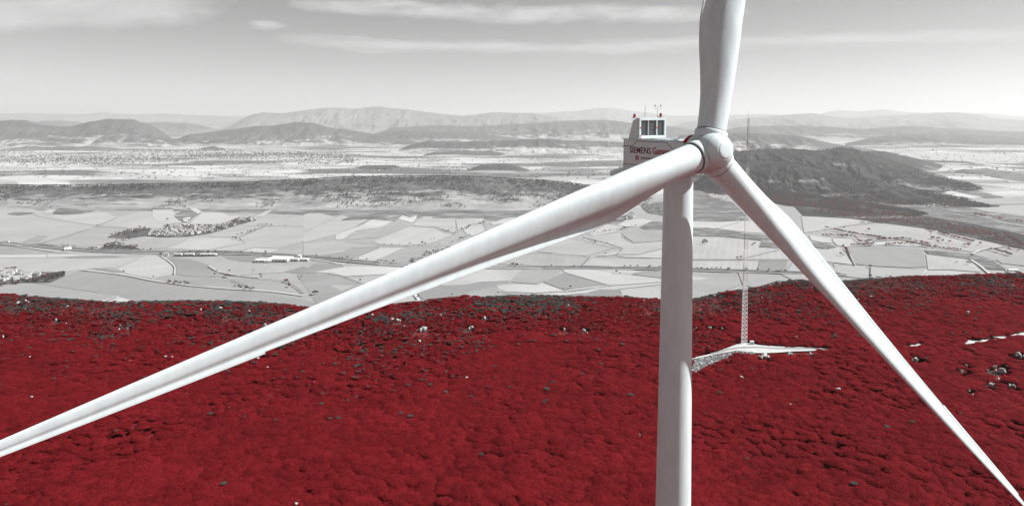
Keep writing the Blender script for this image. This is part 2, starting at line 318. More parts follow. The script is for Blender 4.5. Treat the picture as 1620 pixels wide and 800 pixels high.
# ------------------------------------------------------------------ the near ridge
SKYL = [(0,469),(60,474),(120,478),(180,483),(250,481),(350,482),(420,485),(470,490),(530,499),(560,495),(600,489),(640,485),(700,479),(780,475),(840,472),(900,474),(1000,476),(1060,480),(1100,478),(1140,468),(1200,458),(1230,449),(1260,446),
        (1300,450),(1340,447),(1400,441),(1450,437),(1500,437),(1560,435),(1620,434)]
_sx = np.array([p[0] for p in SKYL], float); _sy = np.array([p[1] for p in SKYL], float) + 5
_gx, _gy = gp(_sx, _sy, 0.0)
_th = np.arctan2(_gx, _gy); _rc = np.hypot(_gx, _gy)
_th = np.concatenate([[-math.pi, -1.2], _th, [1.1, math.pi]]); _rc = np.concatenate([[380, 400], _rc, [470, 380]])
def hz(x, y):
    x = np.asarray(x, float); y = np.asarray(y, float)
    r = np.hypot(x, y); th = np.arctan2(x, y); rc = np.interp(th, _th, _rc)
    und = (fbm(x / 70 + 5, y / 70 + 2, 3) - 0.5) * 5.0 * np.clip((r - 120) / 80, 0, 1) * np.clip((rc - r) / 60, 0, 1)
    e = np.maximum(0, r - rc)
    drop = np.where(e < 60, 0.006 * e * e, 0.006 * 3600 + (e - 60) * 0.72)
    return np.maximum(und - drop, VZ - 4)
ang = np.concatenate([np.linspace(-math.pi, -0.9, 60)[:-1], np.linspace(-0.9, 0.9, 460), np.linspace(0.9, math.pi, 60)[1:]])
rad = np.concatenate([[0.0], np.linspace(20, 600, 150), np.linspace(610, 1150, 30)])
AA, RR = np.meshgrid(ang, rad, indexing='ij'); X = np.sin(AA) * RR; Y = np.cos(AA) * RR
def ridge_material():
    m, t, b = new_mat('ridge_undergrowth', 1.0, 0.0); P = world_pos(t)
    n = noise(t, P, 0.6, 6, 0.75); n2 = noise(t, P, 0.16, 4, 0.6); n3 = noise(t, P, 1.1, 5, 0.8)
    c = N(t, 'ShaderNodeValToRGB'); L(t, n, c.inputs[0]); e = c.color_ramp.elements
    e[0].position = 0.3; e[0].color = (0.12, 0.006, 0.008, 1); e[1].position = 0.7; e[1].color = (0.19, 0.011, 0.015, 1)
    g = ramp(t, n, [(0.3, (0.02, 0.026, 0.024)), (0.62, (0.055, 0.066, 0.06)), (0.76, (0.22, 0.23, 0.22))])
    mx_ = N(t, 'ShaderNodeMix'); mx_.data_type = 'RGBA'; L(t, ramp(t, M(t, 'ADD', M(t, 'MULTIPLY', n3, 0.7), M(t, 'MULTIPLY', n2, 0.5)), [(0.60, 0), (0.64, 1)]), mx_.inputs[0])
    L(t, c.outputs[0], mx_.inputs[6]); L(t, g, mx_.inputs[7]); L(t, mx_.outputs[2], b.inputs['Base Color']); return m
tag(link('hillside', mesh_np('hillside', np.stack([X, Y, hz(X, Y)], -1).reshape(-1, 3), grid_faces(len(ang), len(rad)), ridge_material(), smooth=True)), kind='structure')

# ------------------------------------------------------------------ fields, roads and tracks of the valley floor
def sheet(name, pts, z, g, angle=0.0, stripe=0.0, mat=None):
    gx, gy = gp([p[0] for p in pts], [p[1] for p in pts], z)
    V = np.stack([gx, gy, np.full_like(gx, z)], -1)
    me = bpy.data.meshes.new(name); me.from_pydata([tuple(v) for v in V], [], [tuple(range(len(V)))]); me.materials.append(mat or M_FIELD); me.update()
    if me.polygons[0].normal.z < 0: me.flip_normals()
    o = link(name, me); o.color = ((g / 255) ** 2.2 * ALB_K, angle, stripe, 1); return tag(o, kind='structure')
ALB_K = 0.47
FIELDS = [
 (205, [(-60,325),(0,326),(40,325),(58,333),(68,339),(100,345),(152,356),(140,362),(60,384),(0,382),(-60,378)]),
 (212, [(70,338),(84,340),(155,335),(168,336),(178,341),(187,343),(160,357),(110,349)]),
 (219, [(68,337),(78,330),(95,325),(120,324),(136,330),(122,332),(112,327),(98,328),(84,337)]),
 (208, [(187,343),(222,334),(240,335),(262,356),(262,362),(208,360),(160,357)]),
 (195, [(152,357),(200,360),(208,361),(185,373),(175,386),(130,389),(62,385),(110,372)]),
 (180, [(34,383),(60,372),(78,373),(60,385)]),
 (184, [(-40,385),(16,387),(85,398),(60,402),(-40,402)]),
 (226, [(-40,403),(72,402),(73,407),(-40,408)]), (222, [(75,402),(220,403),(190,404),(100,406),(75,407)]),
 (168, [(100,406),(130,404),(190,404),(185,407),(110,408)]),
 (207, [(-60,409),(190,409),(225,405),(200,418),(182,424),(150,424),(130,426),(103,430),(60,430),(20,428),(-60,425)]),
 (181, [(103,436),(130,427),(195,434),(240,444),(340,455),(440,464),(520,478),(450,490),(350,488),(230,486),(150,462),(50,447)]),
 (190, [(-40,452),(46,447),(150,463),(186,468),(165,475),(140,482),(-40,474)]),
 (226, [(140,479),(187,469),(235,482),(240,490),(150,488)]),
 (162, [(142,424),(165,424),(195,430),(180,431)]),
 (215, [(240,404),(255,406),(269,413),(277,421),(277,432),(266,435),(240,440),(205,434),(182,425),(202,418),(226,406)]),
 (174, [(262,408),(300,411),(330,421),(345,431),(360,438),(300,437),(279,434),(279,421)]),
 (200, [(264,407),(350,405),(380,414),(425,418),(485,420),(447,431),(370,435),(350,431),(332,420),(300,410)]),
 (165, [(350,404),(412,404),(406,414),(382,413),(362,411)]),
 (188, [(279,436),(330,439),(400,441),(450,444),(500,440),(540,458),(500,478),(400,462),(300,449),(242,443),(252,438)]),
 (166, [(449,430),(480,421),(492,425),(480,433)]),
 (219, [(262,393),(290,383),(300,377),(330,376),(360,376),(387,384),(330,395)]),
 (198, [(205,388),(240,378),(262,374),(298,376),(288,383),(262,392),(220,396)]),
 (203, [(388,385),(332,396),(380,397),(402,391),(442,393),(480,382),(480,360),(420,359),(378,375)]),
 (222, [(382,398),(403,392),(442,394),(426,400),(400,400)]),
 (204, [(336,367),(352,359),(385,357),(420,358),(400,366),(376,375),(330,374)]),
 (221, [(300,354),(320,336),(334,335),(352,336),(360,341),(382,342),(368,347),(345,355)]),
 (206, [(384,357),(400,345),(425,345),(460,345),(480,342),(480,358),(420,357)]),
 (219, [(403,343),(420,334),(434,330),(416,342)]),
 (216, [(241,331),(273,330),(275,336),(285,345),(287,352),(262,355),(242,345)]),
 (208, [(480,340),(488,337),(505,337),(524,341),(530,344),(505,355),(480,368)]),
 (209, [(480,369),(505,356),(540,341),(550,342),(552,346),(580,347),(587,348),(565,357),(530,371),(480,384)]),
 (227, [(531,371),(575,355),(588,347),(606,343),(613,341),(610,346),(624,349),(600,360),(562,365),(542,378),(531,379)]),
 (196, [(546,379),(586,366),(622,351),(648,357),(600,375),(562,378)]),
 (215, [(590,382),(620,370),(648,358),(685,360),(705,366),(718,371),(680,385),(640,388),(600,386)]),
 (202, [(480,385),(530,381),(560,384),(603,390),(557,392),(540,399),(500,405),(480,404)]),
 (180, [(541,400),(560,393),(600,391),(562,407),(546,411),(500,406)]),
 (221, [(551,412),(566,407),(602,392),(640,392),(625,398),(601,409),(590,414)]),
 (188, [(602,411),(642,392),(740,391),(720,400),(680,412),(650,415),(620,415)]),
 (242, [(629,346),(636,340),(648,344),(660,340),(658,346),(652,352)]),
 (211, [(655,353),(670,342),(684,342),(684,346),(720,345),(720,369),(690,359),(655,357)]),
 (172, [(470,432),(500,416),(540,418),(545,422),(515,430),(496,432)]),
 (234, [(498,430),(545,422),(560,421),(640,423),(620,433),(560,436),(545,437),(520,432)]),
 (202, [(546,438),(600,436),(620,433),(600,450),(572,448)]),
 (180, [(470,434),(520,433),(545,440),(572,451),(640,450),(600,470),(540,482),(500,479)]),
 (206, [(520,450),(562,451),(540,460)]),
 (206, [(600,482),(645,462),(651,460),(661,475),(625,479)]),
 (177, [(656,458),(680,452),(760,447),(806,446),(790,458),(770,466),(730,468),(668,473)], 0.62, 0.05),
 (213, [(680,448),(720,432),(762,426),(826,426),(806,444),(760,446),(735,450),(700,451)]),
 (185, [(808,446),(829,426),(890,425),(862,443),(850,449)]),
 (177, [(860,445),(892,432),(960,450),(930,455),(896,459),(862,447)]),
 (223, [(889,425),(930,425),(1000,435),(1060,442),(1060,444),(962,450),(894,431)]),
 (221, [(786,451),(810,449),(850,450),(858,447),(894,460),(850,463),(800,461),(787,455)]),
 (190, [(740,462),(782,453),(800,461),(830,465),(780,468),(735,470)], 0.3, 0.03),
 (219, [(600,484),(700,472),(850,465),(910,461),(960,452),(1060,445),(1060,448),(980,457),(920,464),(850,470),(700,480)]),
 (170, [(850,471),(920,465),(950,457),(979,458),(985,469),(940,478)]),
 (205, [(987,476),(981,458),(1060,449),(1060,485)], 0.8, 0.03),
 (174, [(1000,434),(1025,429),(1060,427),(1060,441)]), (215, [(932,425),(1000,427),(1020,429),(996,434)]),
 (195, [(760,416),(780,412),(840,400),(900,401),(930,407),(918,420),(860,421)]),
 (200, [(858,391),(880,388),(912,378),(958,387),(975,391),(940,401),(930,405),(850,398)]),
 (215, [(860,390),(885,382),(915,376),(900,384),(872,390)]),
 (205, [(922,375),(980,368),(985,376),(1004,385),(1060,381),(1060,390),(1010,402),(976,402),(986,393),(960,384)]),
 (189, [(983,368),(1010,361),(1060,364),(1060,380),(1004,384),(991,376)]),
 (216, [(932,371),(960,354),(985,359),(980,366),(940,373)]), (226, [(976,357),(990,348),(1018,346),(1035,350),(1006,359)]),
 (215, [(988,330),(1005,329),(990,340),(965,347),(975,340)]), (210, [(942,405),(976,397),(984,394),(980,402),(952,405)]),
 (221, [(972,404),(1010,403),(1060,392),(1060,408),(990,407)]), (210, [(922,420),(936,409),(1060,410),(1060,423)]),
 (213, [(721,347),(764,345),(768,350),(750,356),(733,361),(725,368)]), (221, [(733,364),(745,357),(768,353),(765,366),(748,373),(738,370)]),
 (225, [(775,353),(800,345),(818,343),(800,353),(780,356)]),
 (226, [(1090,349),(1140,351),(1170,349),(1190,350),(1208,369),(1180,367),(1130,361),(1090,360)]),
 (211, [(1090,375),(1140,376),(1205,381),(1200,391),(1235,393),(1250,410),(1180,410),(1090,410)], 0.1, 0.02),
 (170, [(1198,428),(1202,412),(1245,412),(1243,428)]), (213, [(1090,412),(1200,412),(1197,427),(1090,424)], 0.1, 0.02),
 (192, [(1090,433),(1165,431),(1172,449),(1090,484)], 0.62, 0.05), (190, [(1168,431),(1230,434),(1262,447),(1190,454),(1175,450)], 0.9, 0.02),
 (206, [(1235,433),(1290,434),(1315,448),(1267,449)]), (222, [(1090,436),(1122,440),(1100,443),(1090,442)]),
 (205, [(1255,411),(1316,420),(1330,430),(1290,432),(1246,429)]),
 (215, [(1268,342),(1340,341),(1370,344),(1378,352),(1340,357),(1300,364),(1272,368)]),
 (205, [(1318,361),(1345,358),(1400,353),(1462,357),(1472,370),(1492,381),(1520,392),(1530,397),(1470,389),(1440,380),(1400,376),(1350,368)]),
 (206, [(1472,362),(1520,371),(1590,388),(1535,398),(1500,390),(1474,374)]),
 (226, [(1280,372),(1300,374),(1314,376),(1316,384),(1300,383),(1284,380)]), (221, [(1318,377),(1345,378),(1357,386),(1345,391),(1325,388),(1318,382)]),
 (232, [(1365,388),(1390,383),(1430,382),(1470,390),(1440,389),(1400,387)]),
 (215, [(1260,392),(1300,394),(1330,391),(1350,419),(1312,414),(1266,408)]),
 (182, [(1340,392),(1400,389),(1460,395),(1466,422),(1440,423),(1375,420),(1352,417)], 0.05, 0.015),
 (208, [(1465,402),(1530,410),(1545,420),(1552,430),(1500,426),(1468,426)]),
 (202, [(1318,416),(1375,423),(1462,428),(1456,442),(1380,441),(1326,436)], 0.52, 0.04),
 (212, [(1467,428),(1500,427),(1550,432),(1560,436),(1458,442)]),
 (190, [(1575,410),(1620,402),(1700,400),(1700,430),(1585,416)]), (216, [(1588,425),(1620,428),(1700,432),(1700,440),(1600,437)]),
 (228, [(1398,258),(1430,258),(1450,266),(1500,284),(1470,281),(1430,268)]), (223, [(1410,244),(1445,240),(1500,242),(1560,243),(1700,246),(1700,254),(1540,257),(1480,256)]),
 (238, [(1446,294),(1488,298),(1490,301),(1460,298)]), (241, [(1416,293),(1428,293),(1452,304),(1440,306),(1420,300)]),
 (236, [(1490,301),(1505,301),(1516,305),(1500,307)]), (239, [(1510,303),(1555,312),(1530,315),(1508,313)]),
 (205, [(1515,331),(1560,326),(1700,322),(1700,352),(1600,345),(1560,339)]), (197, [(1500,316),(1560,318),(1700,300),(1700,320),(1560,324),(1512,325)]),
 (241, [(1450,312),(1466,316),(1460,319),(1448,316)]),
]
for i, f in enumerate(FIELDS):
    sheet('field', f[1], VZ + 0.6 + 0.02 * i, f[0], f[2] if len(f) > 2 else random.random(), f[3] if len(f) > 3 else 0.006)
M_SCRUBP = scrub_material('scrub_patch', 0.070, 0.172, 0.265, 0.36, 1/120, 1/60, 0.05)
M_FOOT = scrub_material('mesa_foot_scrub', 0.07, 0.16, 0.27, 0.45, 1/200, 1/60, 0.03)
sheet('scrubland', [(-200,312),(500,322),(1000,326),(1000,356),(860,352),(700,346),(480,340),(300,334),(-200,330)], VZ + 0.4, 150, mat=M_FOOT)
for i, pts in enumerate([
    [(1440,272),(1480,283),(1530,292),(1560,300),(1500,300),(1450,290),(1400,280)], [(1455,303),(1500,308),(1510,318),(1490,326),(1440,312),(1420,302)],
    [(1380,285),(1440,296),(1480,312),(1520,324),(1560,334),(1700,352),(1700,368),(1540,341),(1480,329),(1440,318),(1380,300)], [(1530,268),(1570,280),(1620,287),(1700,295),(1700,285),(1600,272),(1560,266)],
    [(1490,290),(1540,300),(1590,312),(1560,313),(1510,302)], [(1560,258),(1620,262),(1700,268),(1700,258)], [(1090,300),(1115,303),(1125,312),(1110,330),(1090,325)],
    [(83,337),(90,330),(103,325),(115,325),(125,332),(150,333),(130,337),(100,339)], [(12,338),(25,335),(40,336),(55,336),(48,338),(30,340)],
    [(275,341),(285,335),(300,328),(312,328),(320,335),(308,342),(297,351),(288,350)], [(1012,360),(1030,350),(1060,352),(1060,363),(1020,363)],
    [(1090,300),(1115,302),(1120,310),(1160,320),(1175,335),(1185,348),(1130,350),(1090,348)],
    [(1090,361),(1120,360),(1160,366),(1180,370),(1215,372),(1240,385),(1236,392),(1201,390),(1206,380),(1180,377),(1140,373),(1090,372)],
    [(1284,384),(1300,384),(1324,390),(1310,394),(1290,390)], [(1462,395),(1540,402),(1570,410),(1592,426),(1562,425),(1540,411),(1470,402)],
    [(1380,301),(1440,319),(1480,331),(1540,343),(1700,372),(1700,400),(1560,372),(1480,350),(1400,330)],
    [(1010,322),(1060,318),(1060,342),(1025,336)], [(222,334),(240,331),(241,327),(275,327),(274,330),(241,331)],
    [(540,348),(552,343),(570,340),(610,338),(640,338),(625,349),(590,346)],
    [(-60,381),(50,384),(100,389),(160,394),(260,396),(340,396),(400,398),(480,403),(600,413),(600,418),(480,408),(400,402),(340,401),(260,400),(160,398),(100,394),(50,389),(-60,386)],
    [(860,420),(960,421),(1060,422),(1180,426),(1330,431),(1330,436),(1180,430),(1060,427),(960,425),(860,424)]]):
    sheet('scrubland', pts, VZ + 3.0 + 0.02 * i, 150, mat=M_SCRUBP)
M_GREEN = scrub_material('village_green', 0.039, 0.101, 0.234, 0.25, 1/60, 1/40, 0.06)
for i, pts in enumerate([[(228,372),(254,361),(292,355),(345,355),(362,350),(374,345),(402,344),(406,348),(380,354),(340,367),(300,373),(262,375)],
    [(170,375),(205,362),(240,361),(232,372),(205,376)], [(155,393),(180,386),(215,391),(225,395),(200,396),(165,396)], [(-8,428),(24,426),(46,429),(100,431),(104,435),(80,446),(40,446),(-8,450)], [(268,405),(300,400),(346,398),(346,404)]]):
    sheet('village_green', pts, VZ + 3.25 + 0.02 * i, 120, mat=M_GREEN)
sheet('woodland_floor', [(1250,318),(1330,330),(1400,336),(1440,338),(1530,352),(1600,367),(1680,384),(1680,404),(1590,387),(1480,363),(1400,352.5),(1345,345),(1272,341)], VZ + 4.6, 90, mat=M_WOOD2)
for i, pts in enumerate([[(300,328),(308,327),(320,335),(313,338),(303,332)], [(289,345),(298,344),(298,350),(291,350)]]):
    sheet('bare_ground', pts, VZ + 3.6, 235)

def strip(name, pts, z, width, g, mat=None, zf=None):
    gx, gy = gp([p[0] for p in pts], [p[1] for p in pts], z)
    P = []; n = len(gx)
    for i in range(n - 1):
        for k in range(8):
            t_ = k / 8; P.append((gx[i] * (1 - t_) + gx[i+1] * t_, gy[i] * (1 - t_) + gy[i+1] * t_))
    P.append((gx[-1], gy[-1])); P = np.array(P)
    for _ in range(4): P[1:-1] = (P[:-2] + 2 * P[1:-1] + P[2:]) / 4
    T = np.gradient(P, axis=0); T /= np.linalg.norm(T, axis=1)[:, None]; Nn = np.stack([-T[:, 1], T[:, 0]], 1)
    w = width / 2 * (1 + 0.25 * (rng.random(len(P)) - 0.5))[:, None]
    A = P + Nn * w; B = P - Nn * w
    zz = (lambda q: np.full(len(q), z)) if zf is None else (lambda q: zf(q[:, 0], q[:, 1]) + 0.12)
    V = np.concatenate([np.c_[A, zz(A)], np.c_[B, zz(B)]]); k = len(P); i = np.arange(k - 1)
    o = link(name, mesh_np(name, V, np.stack([i + k, i + k + 1, i + 1, i], -1), mat or M_FIELD)); o.color = ((g / 255) ** 2.2 * ALB_K, 0, 0, 1)
    return tag(o, kind='structure')
zr = VZ + 4.0
HIGHWAY = [(-60,380),(0,383),(50,387),(100,392),(160,396.5),(260,399),(340,399.5),(400,400.5),(480,405.5),(540,411),(600,416),(660,420),(720,421.5),(800,422),(860,422.5),(920,422.5),(960,423),(1060,425),(1180,428.5),(1260,431),(1340,434)]
strip('road', HIGHWAY, zr, 13, 120)
strip('road', [(p[0], p[1] + 1.6) for p in HIGHWAY], zr, 9, 225)
for k, (w, g, pts) in enumerate([
    (8, 238, [(128,426),(195,433.5),(240,443),(300,451),(360,456),(430,460),(480,467)]), (9, 245, [(640,448),(651,459),(663,474)]), (7, 240, [(663,474),(645,482)]),
    (7, 228, [(330,420),(345,429),(375,435),(410,438)]), (10, 235, [(1538,401),(1550,395),(1580,390),(1612,386)]), (10, 238, [(1536,410),(1550,419),(1562,429),(1570,436)]),
    (9, 230, [(1380,302),(1440,318.5),(1480,328.5),(1540,340.5),(1580,348.5),(1640,361)]), (8, 225, [(16,387),(50,392),(85,397.5),(110,398)]), (8, 232, [(480,408),(520,413),(545,418)]),
    (8, 235, [(894,460),(960,451),(1055,444)]), (5, 235, [(276,433),(277,421),(266,411),(256,405)]), (6, 230, [(187,468),(170,474)]), (6, 225, [(1340,392),(1352,418)]), (7, 225, [(1455,440),(1466,426)])]):
    strip('track', pts, zr + 0.4 + 0.02 * k, w, g)
HEDGES = [[(48,337),(68,343),(100,349),(152,356)], [(152,358),(187,343)], [(152,358),(200,360),(215,362)], [(62,385),(110,372),(140,362)], [(545,382),(580,385),(605,388),(660,389),(710,388)],
    [(648,358),(690,360),(705,367),(722,370)], [(565,357),(585,347)], [(350,431),(365,434),(412,439)], [(412,440),(450,443),(470,455),(480,464)], [(365,443),(394,452),(384,457)],
    [(520,430),(545,437),(575,437)], [(540,436),(572,448)], [(905,377),(935,383),(955,388),(985,394),(975,402)], [(830,400),(900,402),(935,406)], [(945,404),(1000,406),(1060,409)], [(920,420),(933,406)],
    [(1096,411),(1200,412),(1250,412)], [(1170,410),(1235,394)], [(1377,422),(1377,440)], [(1340,394),(1352,420)], [(1130,362),(1170,351)], [(1140,363),(1175,368)], [(380,374),(395,367),(418,358)],
    [(795,460),(812,466)], [(1310,414),(1375,421),(1466,426)], [(1570,419),(1600,425),(1640,431)], [(985,370),(990,378),(1003,384)]]
for k, pts in enumerate(HEDGES): strip('field_margin', pts, zr + 0.9 + 0.02 * k, 3.0, 120)

# ------------------------------------------------------------------ the wind turbine
A_ROT = R(27.9); PSI = R(14.6); CONE = R(1.6); TILT = R(6); BL = 65.0
_hx = at_dist(1120, 240, 71.9)
HUB = Vector((float(_hx[0]), float(_hx[1]), float(_hx[2])))
n_ax = Vector((math.sin(A_ROT) * math.cos(TILT), -math.cos(A_ROT) * math.cos(TILT), math.sin(TILT)))
u_ax = Vector((math.cos(A_ROT), math.sin(A_ROT), 0)); v_ax = (-n_ax).cross(u_ax)
if v_ax.z < 0: v_ax = -v_ax
nh = Vector((math.sin(A_ROT), -math.cos(A_ROT), 0))
def paint(name, c, rough=0.38, var=0.03):
    m, t, b = new_mat(name, rough, 0.45)
    co = N(t, 'ShaderNodeTexCoord'); nz = noise(t, mapping(t, co.outputs['Object'], scale=(1, 1, 0.25)), 1.3, 6, 0.65)
    v = ramp(t, nz, [(0.3, c * (1 - var)), (0.7, min(0.9, c * (1 + var)))])
    cc = N(t, 'ShaderNodeMix'); cc.data_type = 'RGBA'; cc.blend_type = 'MULTIPLY'; cc.inputs[0].default_value = 1; L(t, v, cc.inputs[6]); cc.inputs[7].default_value = (0.87, 0.975, 0.98, 1)
    L(t, cc.outputs[2], b.inputs['Base Color'])
    L(t, ramp(t, nz, [(0.3, rough - 0.06), (0.7, rough + 0.08)]), b.inputs['Roughness']); return m
M_WHITE = paint('white_gelcoat', 0.645, 0.40, 0.07); M_GREY = paint('pale_grey_panel', 0.70, 0.45, 0.04)
M_SEAM = flat_mat('dark_seam', 0.10, 0.7); M_DARK = flat_mat('dark_grille', 0.07, 0.55, 0.4, 0.25, 14)
M_REDP = flat_mat('red_paint', (0.45, 0.012, 0.02), 0.5); M_STEEL = flat_mat('galvanised_steel', 0.42, 0.5, 0.4, 0.15, 2)
M_TXT = flat_mat('dark_lettering', (0.13, 0.03, 0.04), 0.6); M_TXR = flat_mat('red_lettering', (0.36, 0.012, 0.02), 0.6)

turb = bpy.data.objects.new('wind_turbine', None); COL.objects.link(turb)
T_C = HUB - nh * 4.3
turb.location = (T_C.x, T_C.y, float(hz(T_C.x, T_C.y)) - 0.5)
tag(turb, 'huge white three-bladed wind turbine standing in the red scrub close by', 'wind turbine')
TI = Matrix.Translation(-turb.location)
def part(name, me, parent=turb, M4=None):
    o = link(name, me, parent)
    if M4 is not None: me.transform(TI @ M4)
    else: me.transform(TI)
    return o
def revolve(prof, n=64, cap=True):
    bm = bmesh.new(); rings = []
    for (r, z) in prof:
        rings.append([bm.verts.new((r * math.cos(2*math.pi*i/n), r * math.sin(2*math.pi*i/n), z)) for i in range(n)])
    for a, b in zip(rings, rings[1:]):
        for i in range(n): bm.faces.new((a[i], a[(i+1) % n], b[(i+1) % n], b[i]))
    if cap: bm.faces.new(rings[0][::-1]); bm.faces.new(rings[-1])
    return bm
def box(bm, cx, cy, cz, sx, sy, sz, bev=0.0):
    r = bmesh.ops.create_cube(bm, size=1.0); vs = r['verts']
    bmesh.ops.scale(bm, vec=(sx, sy, sz), verts=vs); bmesh.ops.translate(bm, vec=(cx, cy, cz), verts=vs)
    if bev:
        es = list({e for v in vs for e in v.link_edges}); bmesh.ops.bevel(bm, geom=es, offset=bev, segments=2, affect='EDGES')
def tube(bm, a, b, r0, r1=None, n=8):
    a = Vector(a); b = Vector(b); r1 = r0 if r1 is None else r1; d = (b - a)
    if d.length < 1e-6: return
    q = d.to_track_quat('Z', 'Y'); A = []; B = []
    for i in range(n):
        c = Vector((math.cos(2*math.pi*i/n), math.sin(2*math.pi*i/n), 0))
        A.append(bm.verts.new(a + q @ (c * r0))); B.append(bm.verts.new(b + q @ (c * r1)))
    for i in range(n): bm.faces.new((A[i], A[(i+1) % n], B[(i+1) % n], B[i]))
    bm.faces.new(A[::-1]); bm.faces.new(B)
def place(rot_cols, loc):
    m = Matrix((rot_cols[0], rot_cols[1], rot_cols[2])).transposed().to_4x4(); m.translation = loc; return m
# tower: three steel cans with weld lines
z0 = turb.location.z; zt = HUB.z - 2.35
def trad(z): return 1.50 + (zt - z) / 38 * 0.385
zs = [z0, 28.0, 62.3, zt]
for za, zb in zip(zs, zs[1:]):
    ts_ = part('tower_section', bm_mesh('tower_section', revolve([(trad(za + (zb - za) * q / 8), za + (zb - za) * q / 8) for q in range(9)], 96, False), M_WHITE, True), M4=Matrix.Translation((T_C.x, T_C.y, 0)))
    zz = za + 2.9
    while zz < zb - 1:
        part('weld_line', bm_mesh('weld_line', revolve([(trad(zz) - 0.01, zz - 0.010), (trad(zz) + 0.004, zz), (trad(zz) - 0.01, zz + 0.010)], 96, False), M_GREY, True), ts_, M4=Matrix.Translation((T_C.x, T_C.y, 0)))
        zz += 2.9
for zz in zs[1:3]:
    part('flange', bm_mesh('flange', revolve([(trad(zz) - 0.01, zz - 0.02), (trad(zz) + 0.006, zz), (trad(zz) - 0.01, zz + 0.02)], 96), M_GREY, True), M4=Matrix.Translation((T_C.x, T_C.y, 0)))
part('yaw_collar', bm_mesh('yaw_collar', revolve([(1.62, zt - 0.3), (1.66, zt - 0.25), (1.66, zt + 0.35)], 96), M_GREY, True), M4=Matrix.Translation((T_C.x, T_C.y, 0)))
# nacelle frame: x = towards the rear along the axis, y = across (towards the camera side negative u), z up
NB = place((-nh, -u_ax, Vector((0, 0, 1))), Vector((HUB.x, HUB.y, 0)))   # local x: rearwards, y: camera side, z: up
ZT, ZB = 92.72, 89.32
def nbox(name, cx, cy, cz, sx, sy, sz, mat, bev=0.0, parent=turb):
    bm = bmesh.new(); box(bm, cx, cy, cz, sx, sy, sz, bev)
    return part(name, bm_mesh(name, bm, mat), parent, NB)
HWN = 1.9
# shell with sloped nose shoulders and raised belly at the rear
bm = bmesh.new()
side = [(1.35, ZB + 0.5), (2.1, ZB), (11.35, ZB + 0.0), (11.4, ZB + 0.06), (11.4, ZT - 0.05), (11.32, ZT), (2.3, ZT), (1.35, ZT - 0.35)]
fa = [bm.verts.new((x, HWN, z)) for x, z in side]; fb = [bm.verts.new((x, -HWN, z)) for x, z in side]
k = len(side)
for i in range(k): bm.faces.new((fa[i], fa[(i+1) % k], fb[(i+1) % k], fb[i]))
bm.faces.new(fa[::-1]); bm.faces.new(fb); bmesh.ops.recalc_face_normals(bm, faces=bm.faces)
es = [e for e in bm.edges if abs(e.verts[0].co.y - e.verts[1].co.y) < 1e-4]
bmesh.ops.bevel(bm, geom=es, offset=0.10, segments=3, affect='EDGES')
nac = part('nacelle', bm_mesh('nacelle', bm, M_GREY), turb, NB)
# roof lip, dark panel seams on the camera side
nbox('roof_edge', 6.9, HWN + 0.02, ZT + 0.03, 9.3, 0.16, 0.10, M_WHITE, 0.02, nac)
nbox('roof_edge', 6.9, -HWN - 0.02, ZT + 0.03, 9.3, 0.16, 0.10, M_WHITE, 0.02, nac)
nbox('roof_edge', 11.43, 0, ZT + 0.03, 0.10, 3.9, 0.10, M_WHITE, 0.02, nac)
def seam(pts, name='panel_seam', r=0.035):
    for s_ in (1,):
        bm = bmesh.new()
        for a, b in zip(pts, pts[1:]): tube(bm, (a[0], HWN * s_ + 0.005 * s_, a[1]), (b[0], HWN * s_ + 0.005 * s_, b[1]), r, r, 6)
        part(name, bm_mesh(name, bm, M_SEAM), nac, NB)
seam([(11.38, ZT - 0.78), (9.75, ZT - 0.78), (8.85, ZT - 0.20), (4.0, ZT - 0.20), (2.9, ZT - 0.95), (1.4, ZT - 0.95)])
seam([(11.38, ZB + 0.62), (1.5, ZB + 0.62)])
seam([(11.2, ZT - 0.10), (11.2, ZB + 0.10)], r=0.012)
for yy in (-1.2, 0, 1.2): nbox('roof_hatch', 4.6 + yy * 0.2, yy, ZT + 0.04, 1.1, 0.9, 0.08, M_WHITE, 0.02, nac)
# roof rail
bm = bmesh.new()
for s_ in (-1, 1):
    for i in range(5): tube(bm, (2.6 + i * 1.1, 1.55 * s_, ZT), (2.6 + i * 1.1, 1.55 * s_, ZT + 0.16), 0.03)
    tube(bm, (2.5, 1.55 * s_, ZT + 0.16), (7.1, 1.55 * s_, ZT + 0.16), 0.03)
part('roof_rail', bm_mesh('roof_rail', bm, M_WHITE), nac, NB)
# lettering on the camera side
def lettering(txt, x0, z0_, h, mat, width, bold=0.0):
    cu = bpy.data.curves.new('lettering', 'FONT'); cu.body = txt; cu.size = 1.0; cu.extrude = 0.02; cu.offset = bold; cu.resolution_u = 3
    tmp = bpy.data.objects.new('tmp', cu); COL.objects.link(tmp); dg = bpy.context.evaluated_depsgraph_get()
    me = bpy.data.meshes.new_from_object(tmp.evaluated_get(dg)); COL.objects.unlink(tmp); bpy.data.objects.remove(tmp)
    co = np.empty(len(me.vertices) * 3); me.vertices.foreach_get('co', co); co = co.reshape(-1, 3)
    mn, mx = co.min(0), co.max(0)
    me.materials.clear(); me.materials.append(mat)
    # letters run from the rear to the front: text x -> -local x, text y -> z, text z -> outwards
    V = np.stack([x0 - (co[:, 0] - mn[0]) / (mx[0] - mn[0]) * width, HWN + 0.012 + co[:, 2] * 0.5, z0_ + co[:, 1] * h], 1)
    me.vertices.foreach_set('co', V.ravel()); me.update()
    return part('lettering', me, nac, NB)
lettering('SIEMENS', 10.15, 91.22, 0.95, M_TXT, 3.65, 0.012)
lettering('Gamesa', 6.2, 91.24, 1.0, M_TXR, 2.75, 0.016)
